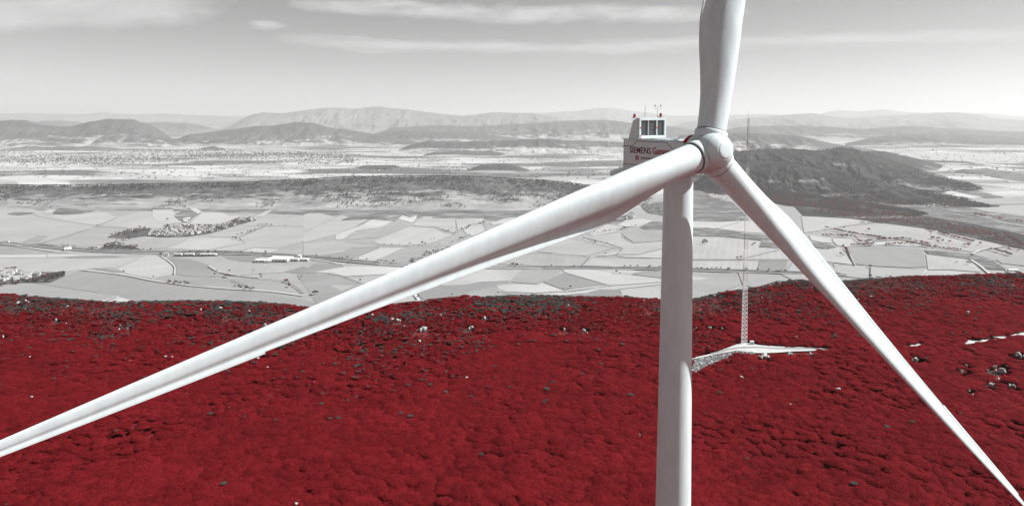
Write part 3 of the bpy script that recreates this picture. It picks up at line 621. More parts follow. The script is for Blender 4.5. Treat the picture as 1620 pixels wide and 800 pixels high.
lettering('RENEWABLE', 8.15, 90.62, 0.36, M_TXT, 2.95, 0.0); lettering('ENERGY', 5.0, 90.62, 0.36, M_TXT, 2.0, 0.0)
for dx in (0, 0.34): nbox('logo_bar', 9.0 - dx, HWN + 0.012, 90.72, 0.20, 0.02, 0.52, M_TXR, 0, nac)
# cooler on the roof
CX = 8.75
coo = nbox('cooler_frame', CX, 0, ZT + 0.24, 0.35, 3.7, 0.30, M_WHITE, 0.03)
nbox('frame_bar', CX, 0, ZT + 2.18, 0.35, 3.7, 0.26, M_WHITE, 0.03, coo)
for y in (-1.72, 1.72): nbox('frame_bar', CX, y, ZT + 1.22, 0.35, 0.26, 1.66, M_WHITE, 0.03, coo)
for y in (-0.56, 0.62): nbox('frame_bar', CX - 0.04, y, ZT + 1.22, 0.26, 0.045 if y > 0 else 0.10, 1.64, M_WHITE, 0.0, coo)
for y0, y1 in ((-1.58, -0.62), (-0.50, 0.59), (0.65, 1.58)):
    p_ = nbox('radiator_panel', CX + 0.03, (y0 + y1) / 2, ZT + 1.22, 0.12, y1 - y0 - 0.004, 1.62, M_DARK, 0.0, coo)
    bm = bmesh.new()
    for i in range(11): box(bm, CX - 0.045, (y0 + y1) / 2, ZT + 0.47 + i * 0.15, 0.03, y1 - y0 - 0.04, 0.035)
    sl = part('louvre', bm_mesh('louvre', bm, flat_mat('louvre_metal', 0.13, 0.5)), coo, NB); sl['kind'] = 'stuff'
for s_ in (-1, 1):
    bm = bmesh.new(); pr = [(CX + 0.17, ZT + 0.05), (CX + 1.75, ZT + 0.05), (CX + 0.95, ZT + 2.05), (CX + 0.17, ZT + 2.3)]
    a_ = [bm.verts.new((x, 1.84 * s_, z)) for x, z in pr]; b_ = [bm.verts.new((x, 1.76 * s_, z)) for x, z in pr]
    for i in range(4): bm.faces.new((a_[i], a_[(i+1) % 4], b_[(i+1) % 4], b_[i]))
    bm.faces.new(a_); bm.faces.new(b_[::-1]); bmesh.ops.recalc_face_normals(bm, faces=bm.faces)
    part('side_plate', bm_mesh('side_plate', bm, M_GREY), coo, NB)
# warning lamps, wind sensors and masts
for y, x in ((1.8, CX + 0.75), (-1.2, CX)):
    z_ = ZT + (2.22 if y > 0 else 2.31)
    lm = nbox('warning_lamp', x, y, z_ + 0.10, 0.42, 0.42, 0.10, M_STEEL, 0.02)
    bm = revolve([(0.14, z_ + 0.15), (0.15, z_ + 0.25), (0.14, z_ + 0.38)], 16); part('lamp_glass', bm_mesh('lamp_glass', bm, M_REDP), lm, NB @ Matrix.Translation((x, y, 0)))
    bm = revolve([(0.15, z_ + 0.38), (0.12, z_ + 0.48), (0.04, z_ + 0.55)], 16); part('lamp_cap', bm_mesh('lamp_cap', bm, M_SEAM), lm, NB @ Matrix.Translation((x, y, 0)))
for y, hh in ((0.95, 1.35), (-0.75, 1.35)):
    bm = bmesh.new(); tube(bm, (CX, y, ZT + 2.3), (CX, y, ZT + 2.3 + hh), 0.035, 0.02); an = part('antenna', bm_mesh('antenna', bm, M_STEEL), turb, NB)
    if y < 0:
        bm = bmesh.new(); zc = ZT + 3.25; tube(bm, (CX, y - 0.45, zc), (CX, y + 0.35, zc), 0.02)
        for q in (-0.45, 0.35): tube(bm, (CX, y + q, zc), (CX, y + q, zc + 0.35), 0.02)
        part('crossbar', bm_mesh('crossbar', bm, M_STEEL), an, NB)
        for q in (-0.45, 0.35):
            bm = bmesh.new(); bmesh.ops.create_icosphere(bm, subdivisions=1, radius=0.09, matrix=Matrix.Translation((CX, y + q, zc + 0.4))); part('wind_sensor', bm_mesh('wind_sensor', bm, M_SEAM), an, NB)
nbox('latch', CX - 0.19, 1.66, ZT + 1.25, 0.06, 0.10, 0.12, M_REDP, 0, coo); nbox('latch', CX - 0.19, 1.66, ZT + 0.35, 0.06, 0.10, 0.10, M_REDP, 0, coo)
nbox('latch', CX - 0.19, -0.56, ZT + 1.25, 0.05, 0.18, 0.12, M_REDP, 0, coo)
nbox('lashing_point', 10.3, HWN - 0.1, ZT + 0.12, 0.14, 0.12, 0.10, M_REDP, 0, nac); nbox('lashing_point', 8.4, HWN - 0.1, ZT + 0.12, 0.14, 0.12, 0.10, M_REDP, 0, nac)
# hub (local z = n axis)
HB = place((u_ax, n_ax.cross(u_ax).normalized(), n_ax), HUB)
part('rotor_ring', bm_mesh('rotor_ring', revolve([(1.78, -1.95), (1.86, -1.90), (1.86, -1.60), (1.78, -1.55)], 72), M_REDP, True), M4=HB)
prof = [(1.5, -1.55), (1.80, -1.40), (1.90, -1.1), (1.97, -0.5), (2.0, 0.1), (1.98, 0.6), (1.90, 1.05), (1.76, 1.45), (1.55, 1.82), (1.28, 2.12), (1.0, 2.33), (0.86, 2.40)]
hub = part('hub', bm_mesh('hub', revolve(prof, 96), M_WHITE, True), M4=HB)
part('nose_cap', bm_mesh('nose_cap', revolve([(0.84, 2.395), (0.80, 2.44), (0.70, 2.47), (0.4, 2.49), (0.02, 2.495)], 64), M_WHITE, True), hub, HB)
for zz, rr in ((0.62, 1.984), (1.62, 1.67)):
    part('hub_seam', bm_mesh('hub_seam', revolve([(rr - 0.02, zz - 0.014), (rr + 0.003, zz), (rr - 0.02, zz + 0.014)], 96, False), M_SEAM, True), hub, HB)
bm = bmesh.new()
for k_ in range(3):
    a_ = 2 * math.pi * k_ / 3 + 1.4
    for q in range(-2, 3): tube(bm, (1.73 * math.cos(a_ + q * .035), 1.73 * math.sin(a_ + q * .035), 1.52), (1.60 * math.cos(a_ + q * .035), 1.60 * math.sin(a_ + q * .035), 1.77), 0.008)
part('hub_bolts', bm_mesh('hub_bolts', bm, M_SEAM), hub, HB)['kind'] = 'stuff'
# blades: local frame radial / towards leading edge / towards suction side
SR = np.array([0.0, 1.6, 3.2, 5.5, 8.0, 10.5, 13.0, 16.0, 20.0, 25.0, 31.0, 37.0, 43.0, 49.0, 55.0, 59.5, 62.0, 63.6, 64.5, 65.0])
CH = np.array([2.85, 2.85, 2.86, 3.05, 3.55, 4.10, 4.40, 4.30, 3.85, 3.25, 2.66, 2.20, 1.82, 1.48, 1.14, 0.86, 0.68, 0.50, 0.30, 0.06])
TH = np.array([1.0, 1.0, 0.99, 0.86, 0.66, 0.50, 0.42, 0.36, 0.31, 0.27, 0.245, 0.225, 0.21, 0.20, 0.19, 0.185, 0.18, 0.18, 0.18, 0.18])
TW = np.array([17, 17, 17, 16.5, 15.5, 14.2, 12.8, 11, 9, 7, 5, 3.5, 2.3, 1.3, 0.4, 0, -0.3, -0.5, -0.5, -0.5])
BETA = 7.0
def blade_mesh():
    ns, npnt = 120, 60
    s = np.linspace(0, 1, ns) ** 1.0 * BL; s = np.unique(np.concatenate([s, [63.9, 64.3, 64.6, 64.85]])); ns = len(s)
    c = np.interp(s, SR, CH); th = np.interp(s, SR, TH); tw = np.radians(np.interp(s, SR, TW) + BETA)
    from_k = np.hanning(7); from_k /= from_k.sum()
    for arr in (c, th, tw):
        sm = np.convolve(np.pad(arr, 3, mode='edge'), from_k, 'valid'); arr[:-8] = sm[:-8]
    circ = np.clip((th - 0.42) / 0.58, 0, 1) ** 0.8       # 1 = round root
    ax = 0.5 * circ + 0.30 * (1 - circ)                   # pitch axis on the chord
    phi = np.linspace(0, 2 * np.pi, npnt, endpoint=False)
    x = 0.5 * (1 + np.cos(phi)); up = np.sin(phi) >= 0     # x=1 trailing edge, 0 leading edge
    yt = 5 * (0.2969 * np.sqrt(x) - 0.126 * x - 0.3516 * x**2 + 0.2843 * x**3 - 0.1030 * x**4)   # half thickness for t=1
    cusp = np.exp(-((x - 0.80) / 0.15) ** 2)
    V = np.zeros((ns, npnt, 3))
    for i in range(ns):
        t = th[i]; k = min(1, max(0, (t - 0.18) / 0.2))
        camb = 0.018 * np.sin(np.pi * x)
        kc = min(1, max(0, (s[i] - 8.0) / 7.0)); yu = yt * t * 0.80 + camb; yl = -yt * t * (1.22 - 0.1 * kc) + camb + kc * (0.055 + 0.085 * k) * cusp
        te = 0.010 + 0.02 * k; yu = yu + te * x; yl = yl - te * x
        ya = np.where(up, yu, np.minimum(yl, yu - 0.004)); yc = 0.5 * np.sin(phi) * t
        y = ya * (1 - circ[i]) + yc * circ[i]
        cx = (ax[i] - x) * c[i]; cy = y * c[i]
        # prebend towards the wind
        pb = 1.2 * (s[i] / BL) ** 2.2
        V[i, :, 0] = cx * math.cos(tw[i]) - cy * math.sin(tw[i]) * -1 * -1
        V[i, :, 1] = -(cx * math.sin(tw[i]) * -1) * -1 - cy * math.cos(tw[i]) + 0
        # x: tangential (towards rotation), y: along n (upwind)
        V[i, :, 0] = cx * math.cos(tw[i]) - (-cy) * math.sin(tw[i])
        V[i, :, 1] = cx * math.sin(tw[i]) + (-cy) * math.cos(tw[i]) + pb
        V[i, :, 2] = s[i]
    i = np.arange(ns - 1)[:, None] * npnt; j = np.arange(npnt)[None, :]; j2 = (j + 1) % npnt
    Q = np.stack([i + j, i + j2, i + npnt + j2, i + npnt + j], -1).reshape(-1, 4)
    return V.reshape(-1, 3), Q, s, c, tw, ax
BV, BQ, Bs, Bc, Btw, Bax = blade_mesh()
for k_ in range(3):
    psi = PSI + k_ * 2 * math.pi / 3
    rad_ = (math.cos(psi) * v_ax + math.sin(psi) * u_ax); tan_ = (-math.sin(psi) * v_ax + math.cos(psi) * u_ax)
    d_ = (math.cos(CONE) * rad_ + math.sin(CONE) * n_ax).normalized(); nn = (n_ax - d_ * n_ax.dot(d_)).normalized()
    BM = place((tan_, nn, d_), HUB)
    bm = bmesh.new(); bm.from_mesh(mesh_np('tmp', BV + np.array([0, -0.0, 0]), BQ, M_WHITE)); bm.verts.ensure_lookup_table()
    bm.faces.new([bm.verts[len(BV) - 60 + q] for q in range(60)]); bmesh.ops.recalc_face_normals(bm, faces=bm.faces)
    bl_ = part('blade', bm_mesh('blade', bm, M_WHITE, True), M4=BM)
    part('root_collar', bm_mesh('root_collar', revolve([(1.40, 1.2), (1.60, 1.2), (1.60, 2.02), (1.56, 2.07), (1.45, 2.07), (1.45, 1.95)], 72), M_WHITE, True), bl_, BM)
    part('root_seal', bm_mesh('root_seal', revolve([(1.44, 2.02), (1.49, 2.06), (1.49, 2.16), (1.44, 2.2)], 72), M_SEAM, True), bl_, BM)
    # serrated strip along the outer trailing edge
    sel = [q for q in range(len(Bs)) if 44.5 < Bs[q] < 62.5]
    bm = bmesh.new(); prev = None
    for q in sel:
        c_, t_, a_ = Bc[q], Btw[q], Bax[q]
        def pt(xc, th_): 
            cx = (a_ - xc) * c_; cy = th_
            return Vector((cx * math.cos(t_) + cy * math.sin(t_), cx * math.sin(t_) - cy * math.cos(t_) + 1.2 * (Bs[q] / BL) ** 2.2, Bs[q]))
        r4 = [bm.verts.new(pt(0.97, 0.012)), bm.verts.new(pt(1 + 0.13 / c_, 0.004)), bm.verts.new(pt(1 + 0.13 / c_, -0.004)), bm.verts.new(pt(0.97, -0.012))]
        if prev:
            for e_ in range(4): bm.faces.new((prev[e_], prev[(e_+1) % 4], r4[(e_+1) % 4], r4[e_]))
        else: bm.faces.new(r4)
        prev = r4
    bm.faces.new(prev[::-1]); bmesh.ops.recalc_face_normals(bm, faces=bm.faces)
    part('trailing_edge_strip', bm_mesh('trailing_edge_strip', bm, M_GREY), bl_, BM)

# ------------------------------------------------------------------ the lattice mast and its gravel pad
mx, my = gp(1176, 544, 0.0); mx, my = float(mx), float(my); mz = float(hz(mx, my))
mast = bpy.data.objects.new('lattice_mast', None); COL.objects.link(mast); mast.location = (mx, my, mz)
tag(mast, 'tall slender lattice measuring mast on a white gravel pad, behind the turbine', 'mast')
MH = float(at_dist(1178, 187, my)[2]) - mz
M_MW = flat_mat('mast_white', 0.72, 0.5); M_MR = flat_mat('mast_grey', 0.30, 0.5)
NSEC = 14; sh = MH / NSEC
def mhw(z): return 1.45 * (1 - z / MH) + 0.42 * (z / MH)
for k_ in range(NSEC):
    za, zb = k_ * sh, (k_ + 1) * sh; nb = max(2, int(round(sh / (mhw(za) * 1.25)))); bm = bmesh.new()
    r_ = 0.07 if k_ < 4 else 0.035
    C3 = [(math.cos(R(90 + 120 * i + 20)), math.sin(R(90 + 120 * i + 20))) for i in range(3)]
    P3 = lambda i, z: (C3[i][0] * mhw(z), C3[i][1] * mhw(z), z)
    for i in range(3):
        tube(bm, P3(i, za), P3(i, zb), r_ * 1.3, r_ * 1.3, 5)
        for q in range(nb):
            z1 = za + (zb - za) * q / nb; z2 = za + (zb - za) * (q + 1) / nb; j = (i + 1) % 3
            tube(bm, P3(i, z1), P3(j, z2), r_ * 0.75, None, 4); tube(bm, P3(j, z1), P3(i, z2), r_ * 0.75, None, 4); tube(bm, P3(i, z1), P3(j, z1), r_ * 0.75, None, 4)
    o = link('lattice_section', bm_mesh('lattice_section', bm, M_MW if k_ in (0, 1, 2, 3, 5, 7, 9, 10) else M_MR), mast)
for zz, a_ in ((0.97, 0.3), (0.86, 3.3), (0.74, 0.2), (0.62, 3.2)):
    z_ = MH * zz; bm = bmesh.new(); e_ = (math.cos(a_) * 2.2, math.sin(a_) * 2.2, z_); tube(bm, (0, 0, z_), e_, 0.05, 0.04, 5); tube(bm, e_, (e_[0], e_[1], z_ + 0.7), 0.04, 0.03, 5)
    bmesh.ops.create_icosphere(bm, subdivisions=1, radius=0.18, matrix=Matrix.Translation((e_[0], e_[1], z_ + 0.8))); link('sensor_boom', bm_mesh('sensor_boom', bm, M_MW), mast)
bm = bmesh.new(); tube(bm, (0, 0, MH), (0, 0, MH + 3.0), 0.05, 0.02, 5); link('lightning_rod', bm_mesh('lightning_rod', bm, M_MR), mast)
bm = bmesh.new(); box(bm, 0, 0, 0.1, 4.2, 4.2, 1.0, 0.08); link('footing', bm_mesh('footing', bm, flat_mat('concrete', 0.5, 0.9, 0.1, 0.15)), mast)
bm = bmesh.new(); box(bm, 3.6, -1.5, 1.0, 1.6, 1.2, 2.0, 0.05)
cab = link('equipment_cabinet', bm_mesh('equipment_cabinet', bm, M_MW)); cab.location = (mx - 0.5, my, mz); tag(cab, 'small white equipment cabinet at the foot of the lattice mast', 'cabinet')
bm = bmesh.new(); box(bm, 3.6, -2.12, 1.0, 1.2, 0.04, 1.6); link('door', bm_mesh('door', bm, M_STEEL), cab)
M_GRAV = flat_mat('white_gravel', 0.44, 1.0, 0.0, 0.40, 0.35, 0.6); M_RUB = flat_mat('grey_rubble', 0.105, 1.0, 0.0, 0.75, 1.0, 1.0)
def draped(name, pts, mat, lift, step=2.0, kind='structure'):
    gx, gy = gp([p[0] for p in pts], [p[1] for p in pts], 0.0)
    from mathutils.geometry import tessellate_polygon
    bm = bmesh.new(); vs = [bm.verts.new((a, b, 0)) for a, b in zip(gx, gy)]; bm.faces.new(vs)
    bmesh.ops.triangulate(bm, faces=bm.faces)
    for _ in range(6):
        es = [e for e in bm.edges if e.calc_length() > step]
        if not es: break
        bmesh.ops.subdivide_edges(bm, edges=es, cuts=1); bmesh.ops.triangulate(bm, faces=bm.faces)
    for v in bm.verts: v.co.z = float(hz(v.co.x, v.co.y)) + lift
    bmesh.ops.recalc_face_normals(bm, faces=bm.faces)
    if sum(f.normal.z for f in bm.faces) < 0: bmesh.ops.reverse_faces(bm, faces=bm.faces)
    return tag(link(name, bm_mesh(name, bm, mat, True)), kind=kind)
PAD = [(1092,566),(1120,559.5),(1150,552),(1168,545),(1185,543),(1200,547),(1240,550),(1306,554),(1298,559),(1250,559),(1210,561),(1190,560),(1164,556),(1130,561),(1092,568.5)]
RUB = [(1088,567.5),(1130,560.5),(1164,555.5),(1200,560),(1178,566),(1142,569),(1118,577),(1098,590),(1088,594)]
draped('gravel_pad', [(a + random.uniform(-1.5, 1.5), b + random.uniform(-.6, .6)) for a, b in PAD], M_GRAV, 0.55); draped('rubble_bank', RUB, M_RUB, 0.35)
TRK = [[(1296,556),(1340,557),(1380,556),(1424,553),(1466,550)], [(1466,550),(1530,546),(1560,541),(1590,536),(1622,529),(1680,518)]]
for pts in [[(1125,560),(1165,552),(1200,552),(1260,555),(1300,556)], [(1125,558.6),(1165,550.6),(1200,550.4),(1260,553.4),(1300,554.6)]]:
    strip('wheel_rut', pts, 0.0, 0.7, 150, flat_mat('rut', 0.25, 1.0, 0, 0.3, 1.0), zf=lambda a, b: hz(a, b) + 0.50)
for pts in TRK:
    o = strip('gravel_track', pts, 0.0, 4.6, 240, M_GRAV, zf=lambda a, b: hz(a, b) + 0.5)

# ------------------------------------------------------------------ foliage
def leaf_material(name, lo, hi, trans):
    m, t, b = new_mat(name, 0.75, 0.1); oi = N(t, 'ShaderNodeObjectInfo'); P = world_pos(t)
    nz = noise(t, P, 0.045, 6, 0.7); nf = noise(t, P, 0.55, 6, 0.8)
    f = M(t, 'ADD', M(t, 'ADD', M(t, 'MULTIPLY', oi.outputs['Random'], 0.42), M(t, 'MULTIPLY', nz, 1.0)), M(t, 'MULTIPLY', nf, 0.95))
    f = M(t, 'SUBTRACT', f, 0.68, clamp=True)
    c = N(t, 'ShaderNodeMix'); c.data_type = 'RGBA'; L(t, f, c.inputs[0]); c.inputs[6].default_value = (*lo, 1); c.inputs[7].default_value = (*hi, 1)
    L(t, c.outputs[2], b.inputs['Base Color'])
    tr = N(t, 'ShaderNodeBsdfTranslucent'); L(t, c.outputs[2], tr.inputs[0]); mx_ = N(t, 'ShaderNodeMixShader'); mx_.inputs[0].default_value = trans
    L(t, b.outputs[0], mx_.inputs[1]); L(t, tr.outputs[0], mx_.inputs[2]); o = [x for x in t.nodes if x.type == 'OUTPUT_MATERIAL'][0]; L(t, mx_.outputs[0], o.inputs[0])
    return m
M_RED = leaf_material('red_foliage', (0.19, 0.0100, 0.014), (0.42, 0.030, 0.040), 0.6)
M_GRY = leaf_material('grey_foliage', (0.040, 0.049, 0.045), (0.105, 0.122, 0.114), 0.25)
M_FARL = leaf_material('dark_foliage', (0.035, 0.035, 0.035), (0.09, 0.09, 0.09), 0.2)
M_BARK = flat_mat('bark', (0.10, 0.02, 0.02), 0.95, 0.1, 0.3, 5)
def crown_np(seed, rad, hgt, nblob, nleaf, lsize, flat=0.75):
    r = np.random.default_rng(seed); cs = []
    for k in range(nblob):
        a = r.random() * 6.283; q = (r.random() ** 0.6) * rad * 0.62; br = rad * (0.34 + 0.26 * r.random()) * (1 - 0.3 * q / rad)
        cs.append((math.cos(a) * q, math.sin(a) * q, hgt * (0.56 + 0.13 * r.random()) + (rad - q) * 0.10, br))
    cs.append((0, 0, hgt * 0.62, rad * 0.55)); cs = np.array(cs)
    w = cs[:, 3] ** 2; w /= w.sum(); idx = r.choice(len(cs), nleaf, p=w)
    d = r.normal(size=(nleaf, 3)); d[:, 2] = np.abs(d[:, 2]) * 1.2 - 0.35; d /= np.linalg.norm(d, axis=1)[:, None]
    rr = cs[idx, 3] * (0.62 + 0.52 * r.random(nleaf)); c = cs[idx, :3] + d * rr[:, None] * np.array([1, 1, flat])
    nrm = d * 0.35 + np.array([0, 0, 0.9]) + r.normal(size=(nleaf, 3)) * 0.42; nrm /= np.linalg.norm(nrm, axis=1)[:, None]
    t1 = np.cross(nrm, r.normal(size=(nleaf, 3))); t1 /= np.linalg.norm(t1, axis=1)[:, None]; t2 = np.cross(nrm, t1)
    s = lsize * (0.6 + 0.8 * r.random(nleaf))[:, None]
    V = np.stack([c - t1 * s, c + t2 * s * 0.6, c + t1 * s, c - t2 * s * 0.6], 1).reshape(-1, 3); Q = np.arange(nleaf * 4).reshape(-1, 4)
    # inner mass so that the crown is not see-through
    iv = []; iq = []
    for (x, y, z, br) in cs:
        nlat, nlon = 5, 8; base = len(V) + len(iv)
        for i in range(nlat):
            for j in range(nlon):
                th = math.pi * (i + 0.5) / nlat; ph = 2 * math.pi * j / nlon; k2 = br * 0.66 * (0.85 + 0.3 * r.random())
                iv.append((x + k2 * math.sin(th) * math.cos(ph), y + k2 * math.sin(th) * math.sin(ph), z + k2 * math.cos(th) * flat))
        for i in range(nlat - 1):
            for j in range(nlon): iq.append((base + i*nlon + j, base + (i+1)*nlon + j, base + (i+1)*nlon + (j+1) % nlon, base + i*nlon + (j+1) % nlon))
    return np.concatenate([V, np.array(iv)]), np.concatenate([Q, np.array(iq)])
def trunk_bm(hgt, rad, seed):
    r = random.Random(seed); bm = bmesh.new(); tube(bm, (0, 0, -0.4), (0.05, 0.02, hgt * 0.45), 0.20, 0.13, 7)
    for k in range(4):
        a = k * 1.6 + r.random(); tube(bm, (0.03, 0.02, hgt * (0.22 + 0.06 * k)), (math.cos(a) * rad * 0.5, math.sin(a) * rad * 0.5, hgt * (0.45 + 0.07 * k)), 0.10, 0.04, 5)
    return bm
CROWNS = []; TRUNKS = []
for k_ in range(6):
    rad_, hg = (2.9, 2.5, 3.2, 2.2, 2.7, 3.5)[k_], (4.2, 3.6, 4.8, 3.0, 4.4, 5.0)[k_]
    V_, Q_ = crown_np(100 + k_, rad_, hg, 12 + k_ % 3, 3400, 0.165, 0.5)
    CROWNS.append(mesh_np('crown', V_, Q_, M_RED)); TRUNKS.append(bm_mesh('trunk', trunk_bm(hg, rad_, k_), M_BARK, True))
def copy_src(me, mat, nm):
    m2 = me.copy(); m2.materials.clear(); m2.materials.append(mat); m2.name = nm; return m2
def src_collection(name, meshes):
    c = bpy.data.collections.new(name)
    for i, me in enumerate(meshes): o = bpy.data.objects.new('%s_%02d' % (name, i), me); c.objects.link(o)
    return c
SRC = src_collection('bush_kinds', CROWNS + [copy_src(m_, M_GRY, 'grey_crown') for m_ in CROWNS[:3]])
def scatter(name, pts, idx, scl, rz, coll):
    me = bpy.data.meshes.new(name); n = len(pts); me.vertices.add(n); me.vertices.foreach_set('co', np.asarray(pts, np.float32).ravel())
    me.attributes.new('idx', 'INT', 'POINT').data.foreach_set('value', np.asarray(idx, np.int32))
    me.attributes.new('scl', 'FLOAT_VECTOR', 'POINT').data.foreach_set('vector', np.asarray(scl, np.float32).ravel())
    me.attributes.new('rz', 'FLOAT', 'POINT').data.foreach_set('value', np.asarray(rz, np.float32)); me.update()
    o = link(name, me); g = bpy.data.node_groups.new(name, 'GeometryNodeTree')
    g.interface.new_socket('Geometry', in_out='INPUT', socket_type='NodeSocketGeometry'); g.interface.new_socket('Geometry', in_out='OUTPUT', socket_type='NodeSocketGeometry')
    gi = g.nodes.new('NodeGroupInput'); go = g.nodes.new('NodeGroupOutput'); ip = g.nodes.new('GeometryNodeInstanceOnPoints'); ci = g.nodes.new('GeometryNodeCollectionInfo')
    ci.inputs['Collection'].default_value = coll; ci.inputs['Separate Children'].default_value = True; ci.inputs['Reset Children'].default_value = True
    ip.inputs['Pick Instance'].default_value = True
    def attr(nm, ty): a = g.nodes.new('GeometryNodeInputNamedAttribute'); a.data_type = ty; a.inputs['Name'].default_value = nm; return a.outputs[0]
    cx = g.nodes.new('ShaderNodeCombineXYZ'); g.links.new(attr('rz', 'FLOAT'), cx.inputs[2])
    g.links.new(gi.outputs[0], ip.inputs['Points']); g.links.new(ci.outputs[0], ip.inputs['Instance']); g.links.new(attr('idx', 'INT'), ip.inputs['Instance Index'])
    g.links.new(attr('scl', 'FLOAT_VECTOR'), ip.inputs['Scale']); g.links.new(cx.outputs[0], ip.inputs['Rotation']); g.links.new(ip.outputs[0], go.inputs[0])
    o.modifiers.new('scatter', 'NODES').node_group = g
    return o
def poly_mask(x, y, poly):
    ins = np.zeros(len(x), bool); n = len(poly)
    for i in range(n):
        x1, y1 = poly[i]; x2, y2 = poly[(i + 1) % n]
        c = ((y1 > y) != (y2 > y)) & (x < (x2 - x1) * (y - y1) / (y2 - y1 + 1e-12) + x1); ins ^= c
    return ins
def gpoly(pts): gx, gy = gp([p[0] for p in pts], [p[1] for p in pts], 0.0); return list(zip(gx.tolist(), gy.tolist()))
def ragged(p):
    o = []
    for a, b in zip(p, p[1:] + p[:1]):
        n_ = max(1, int(math.dist(a, b) / 5))
        for k in range(n_): o.append((a[0] + (b[0] - a[0]) * k / n_ + random.uniform(-2.5, 2.5), a[1] + (b[1] - a[1]) * k / n_ + random.uniform(-1.9, 1.9)))
    return o
CLEAR = [gpoly(ragged(p)) for p in ([(1094,568),(1120,559),(1150,551),(1168,544),(1185,542),(1200,546),(1240,549),(1308,552.5),(1310,562),(1285,566),(1240,565),(1215,572),(1190,570),(1160,567),(1120,582),(1094,600)],
         [(1524,545),(1560,540),(1590,534.5),(1622,527),(1680,516),(1680,528),(1622,540),(1590,547),(1560,552),(1526,557)], [(1422,551),(1466,548),(1466,556),(1440,559),(1422,560)])]
ROCKPX = [(1448,572,14,'low white limestone outcrop just right of the right-hand blade'), (1612,565,20,'broad broken limestone outcrop at the right edge below the gravel track'), (1574,582,12,'pale limestone block left of the biggest boulder on the right slope'), (1585,588,17,'biggest pale limestone boulder of the right-hand cluster'),
          (1594,581,7,'small limestone boulder right of and above the biggest boulder'), (1562,588,7,'small limestone boulder left of and below the pale block'), (1567,608,17,'rough limestone slab lowest but one in the right-hand cluster'), (1579,600,9,'small limestone rock between the biggest boulder and the rough slab'),
          (1533,619,9,'narrow limestone rock upper of the two below the cluster'), (1538,628,8,'narrow limestone rock lower of the two below the cluster'), (1529,580,8,'grey rock alone in the scrub left of the cluster, nearer the track'), (1521,589,9,'grey flat rock alone in the scrub left of the cluster, farther from the track'),
          (1602,609,12,'flat grey limestone at the right of the rough slab'), (1209,562,22,'broken white limestone outcrop in front of the mast pad'), (1250,559,12,'white rocks at the front rim of the gravel pad, right of the broken outcrop'), (1282,560,9,'smallest pale rocks at the right end of the gravel pad'),
          (1123,514,9,'grey leaning rock between the tower and the lattice mast'), (1101,514,6,'small grey rock hard by the right side of the tower'), (1142,515,6,'small grey rock nearer the lattice mast than the tower'),
          (669,521,20,'long white limestone ledge in the middle of the red slope'), (629,506,12,'pale limestone ledge up and left of the long white ledge'), (767,502,10,'pale limestone rock up and right of the long white ledge'), (745,516,12,'grey limestone rock right of the long white ledge'), (893,517,9,'white rock in the scrub left of the tower, near the crest'),
          (924,518,8,'grey rock in the scrub closest to the left side of the tower'), (885,524,5,'small white stone below the white rock left of the tower'), (89,504,6,'pale stone near the crest at the left'), (202,518,5,'white stone in the scrub left of the long blade, lower one'), (190,512,4,'white stone in the scrub left of the long blade, upper one'),
          (5,527,6,'white stone at the left edge of the slope'), (318,488,6,'pale stone just below the crest, left of the long blade'), (960,747,4,'grey stone in the near canopy close to the tower'),
          (1012,682,7,'grey stone in the scrub left of the tower, half way down'), (48,562,7,'grey stone on the left slope, middle distance')]
sp_ = 1.65; th_g, pts_ = 0, []
xs = np.arange(-560, 600, sp_); ys = np.arange(60, 620, sp_); GX, GY = np.meshgrid(xs, ys); GX = GX.ravel(); GY = GY.ravel()
GX = GX + (rng.random(len(GX)) - 0.5) * sp_ * 0.9; GY = GY + (rng.random(len(GY)) - 0.5) * sp_ * 0.9
rr_ = np.hypot(GX, GY); tt_ = np.arctan2(GX, GY); rc_ = np.interp(tt_, _th, _rc)
keep = (np.abs(tt_) < 0.88) & (rr_ > 120) & (rr_ < rc_ + 70)
for cpo in CLEAR: keep &= ~poly_mask(GX, GY, cpo)
keep &= np.hypot(GX - T_C.x, GY - T_C.y) > 9
dens = fbm(GX / 22 + 9, GY / 22, 4); keep &= (rng.random(len(GX)) < np.clip(1.25 - 0.5 * np.clip((0.44 - dens) * 6, 0, 1), 0, 1))
rel = rc_ - rr_
for (px, py, w_, lab) in ROCKPX:
    a_, b_ = gp(px, py, 1.5); d_ = math.hypot(a_, b_); wm = w_ * d_ / F / 2 * 1.15; ux, uy = a_ / d_, b_ / d_
    al = (GX - a_) * ux + (GY - b_) * uy; ac = -(GX - a_) * uy + (GY - b_) * ux
    keep &= ~((np.abs(ac) < wm + 0.6) & (al < wm + 1.0) & (al > -wm - 5.5))
GX, GY, rel, rr_, tt_ = GX[keep], GY[keep], rel[keep], rr_[keep], tt_[keep]; NB_ = len(GX)
gpatch = fbm(GX / 26 + 40, GY / 40 + 11, 3)
pg = 0.003 + 0.70 * np.clip(1 - rel / 95, 0, 1) * np.clip(0.28 + (gpatch - 0.4) * 3.4, 0.10, 1) + 0.14 * np.clip(1 - rel / 150, 0, 1) * np.clip((gpatch - 0.42) * 6, 0, 1)
isg = rng.random(NB_) < pg
idx = np.where(isg, 6 + rng.integers(0, 3, NB_), rng.integers(0, 6, NB_))
size = 0.82 * (0.66 + 0.55 * rng.random(NB_) ** 2) * (0.75 + 0.5 * np.clip((fbm(GX / 30, GY / 30 + 7, 3) - 0.3) * 2.5, 0, 1))
size *= np.where(rel < 60, 0.72, 1.0) * np.where(isg, 0.8, 1) 
size[(rel < 25) & (rng.random(NB_) < 0.03)] *= 1.6
size = np.where(isg, size * (0.26 + 0.30 * rng.random(NB_) + 0.35 * np.clip(1 - rel / 60, 0, 1)), size)
size *= np.clip(0.85 + 0.15 * (rel - 20) / 120, 0.85, 1)
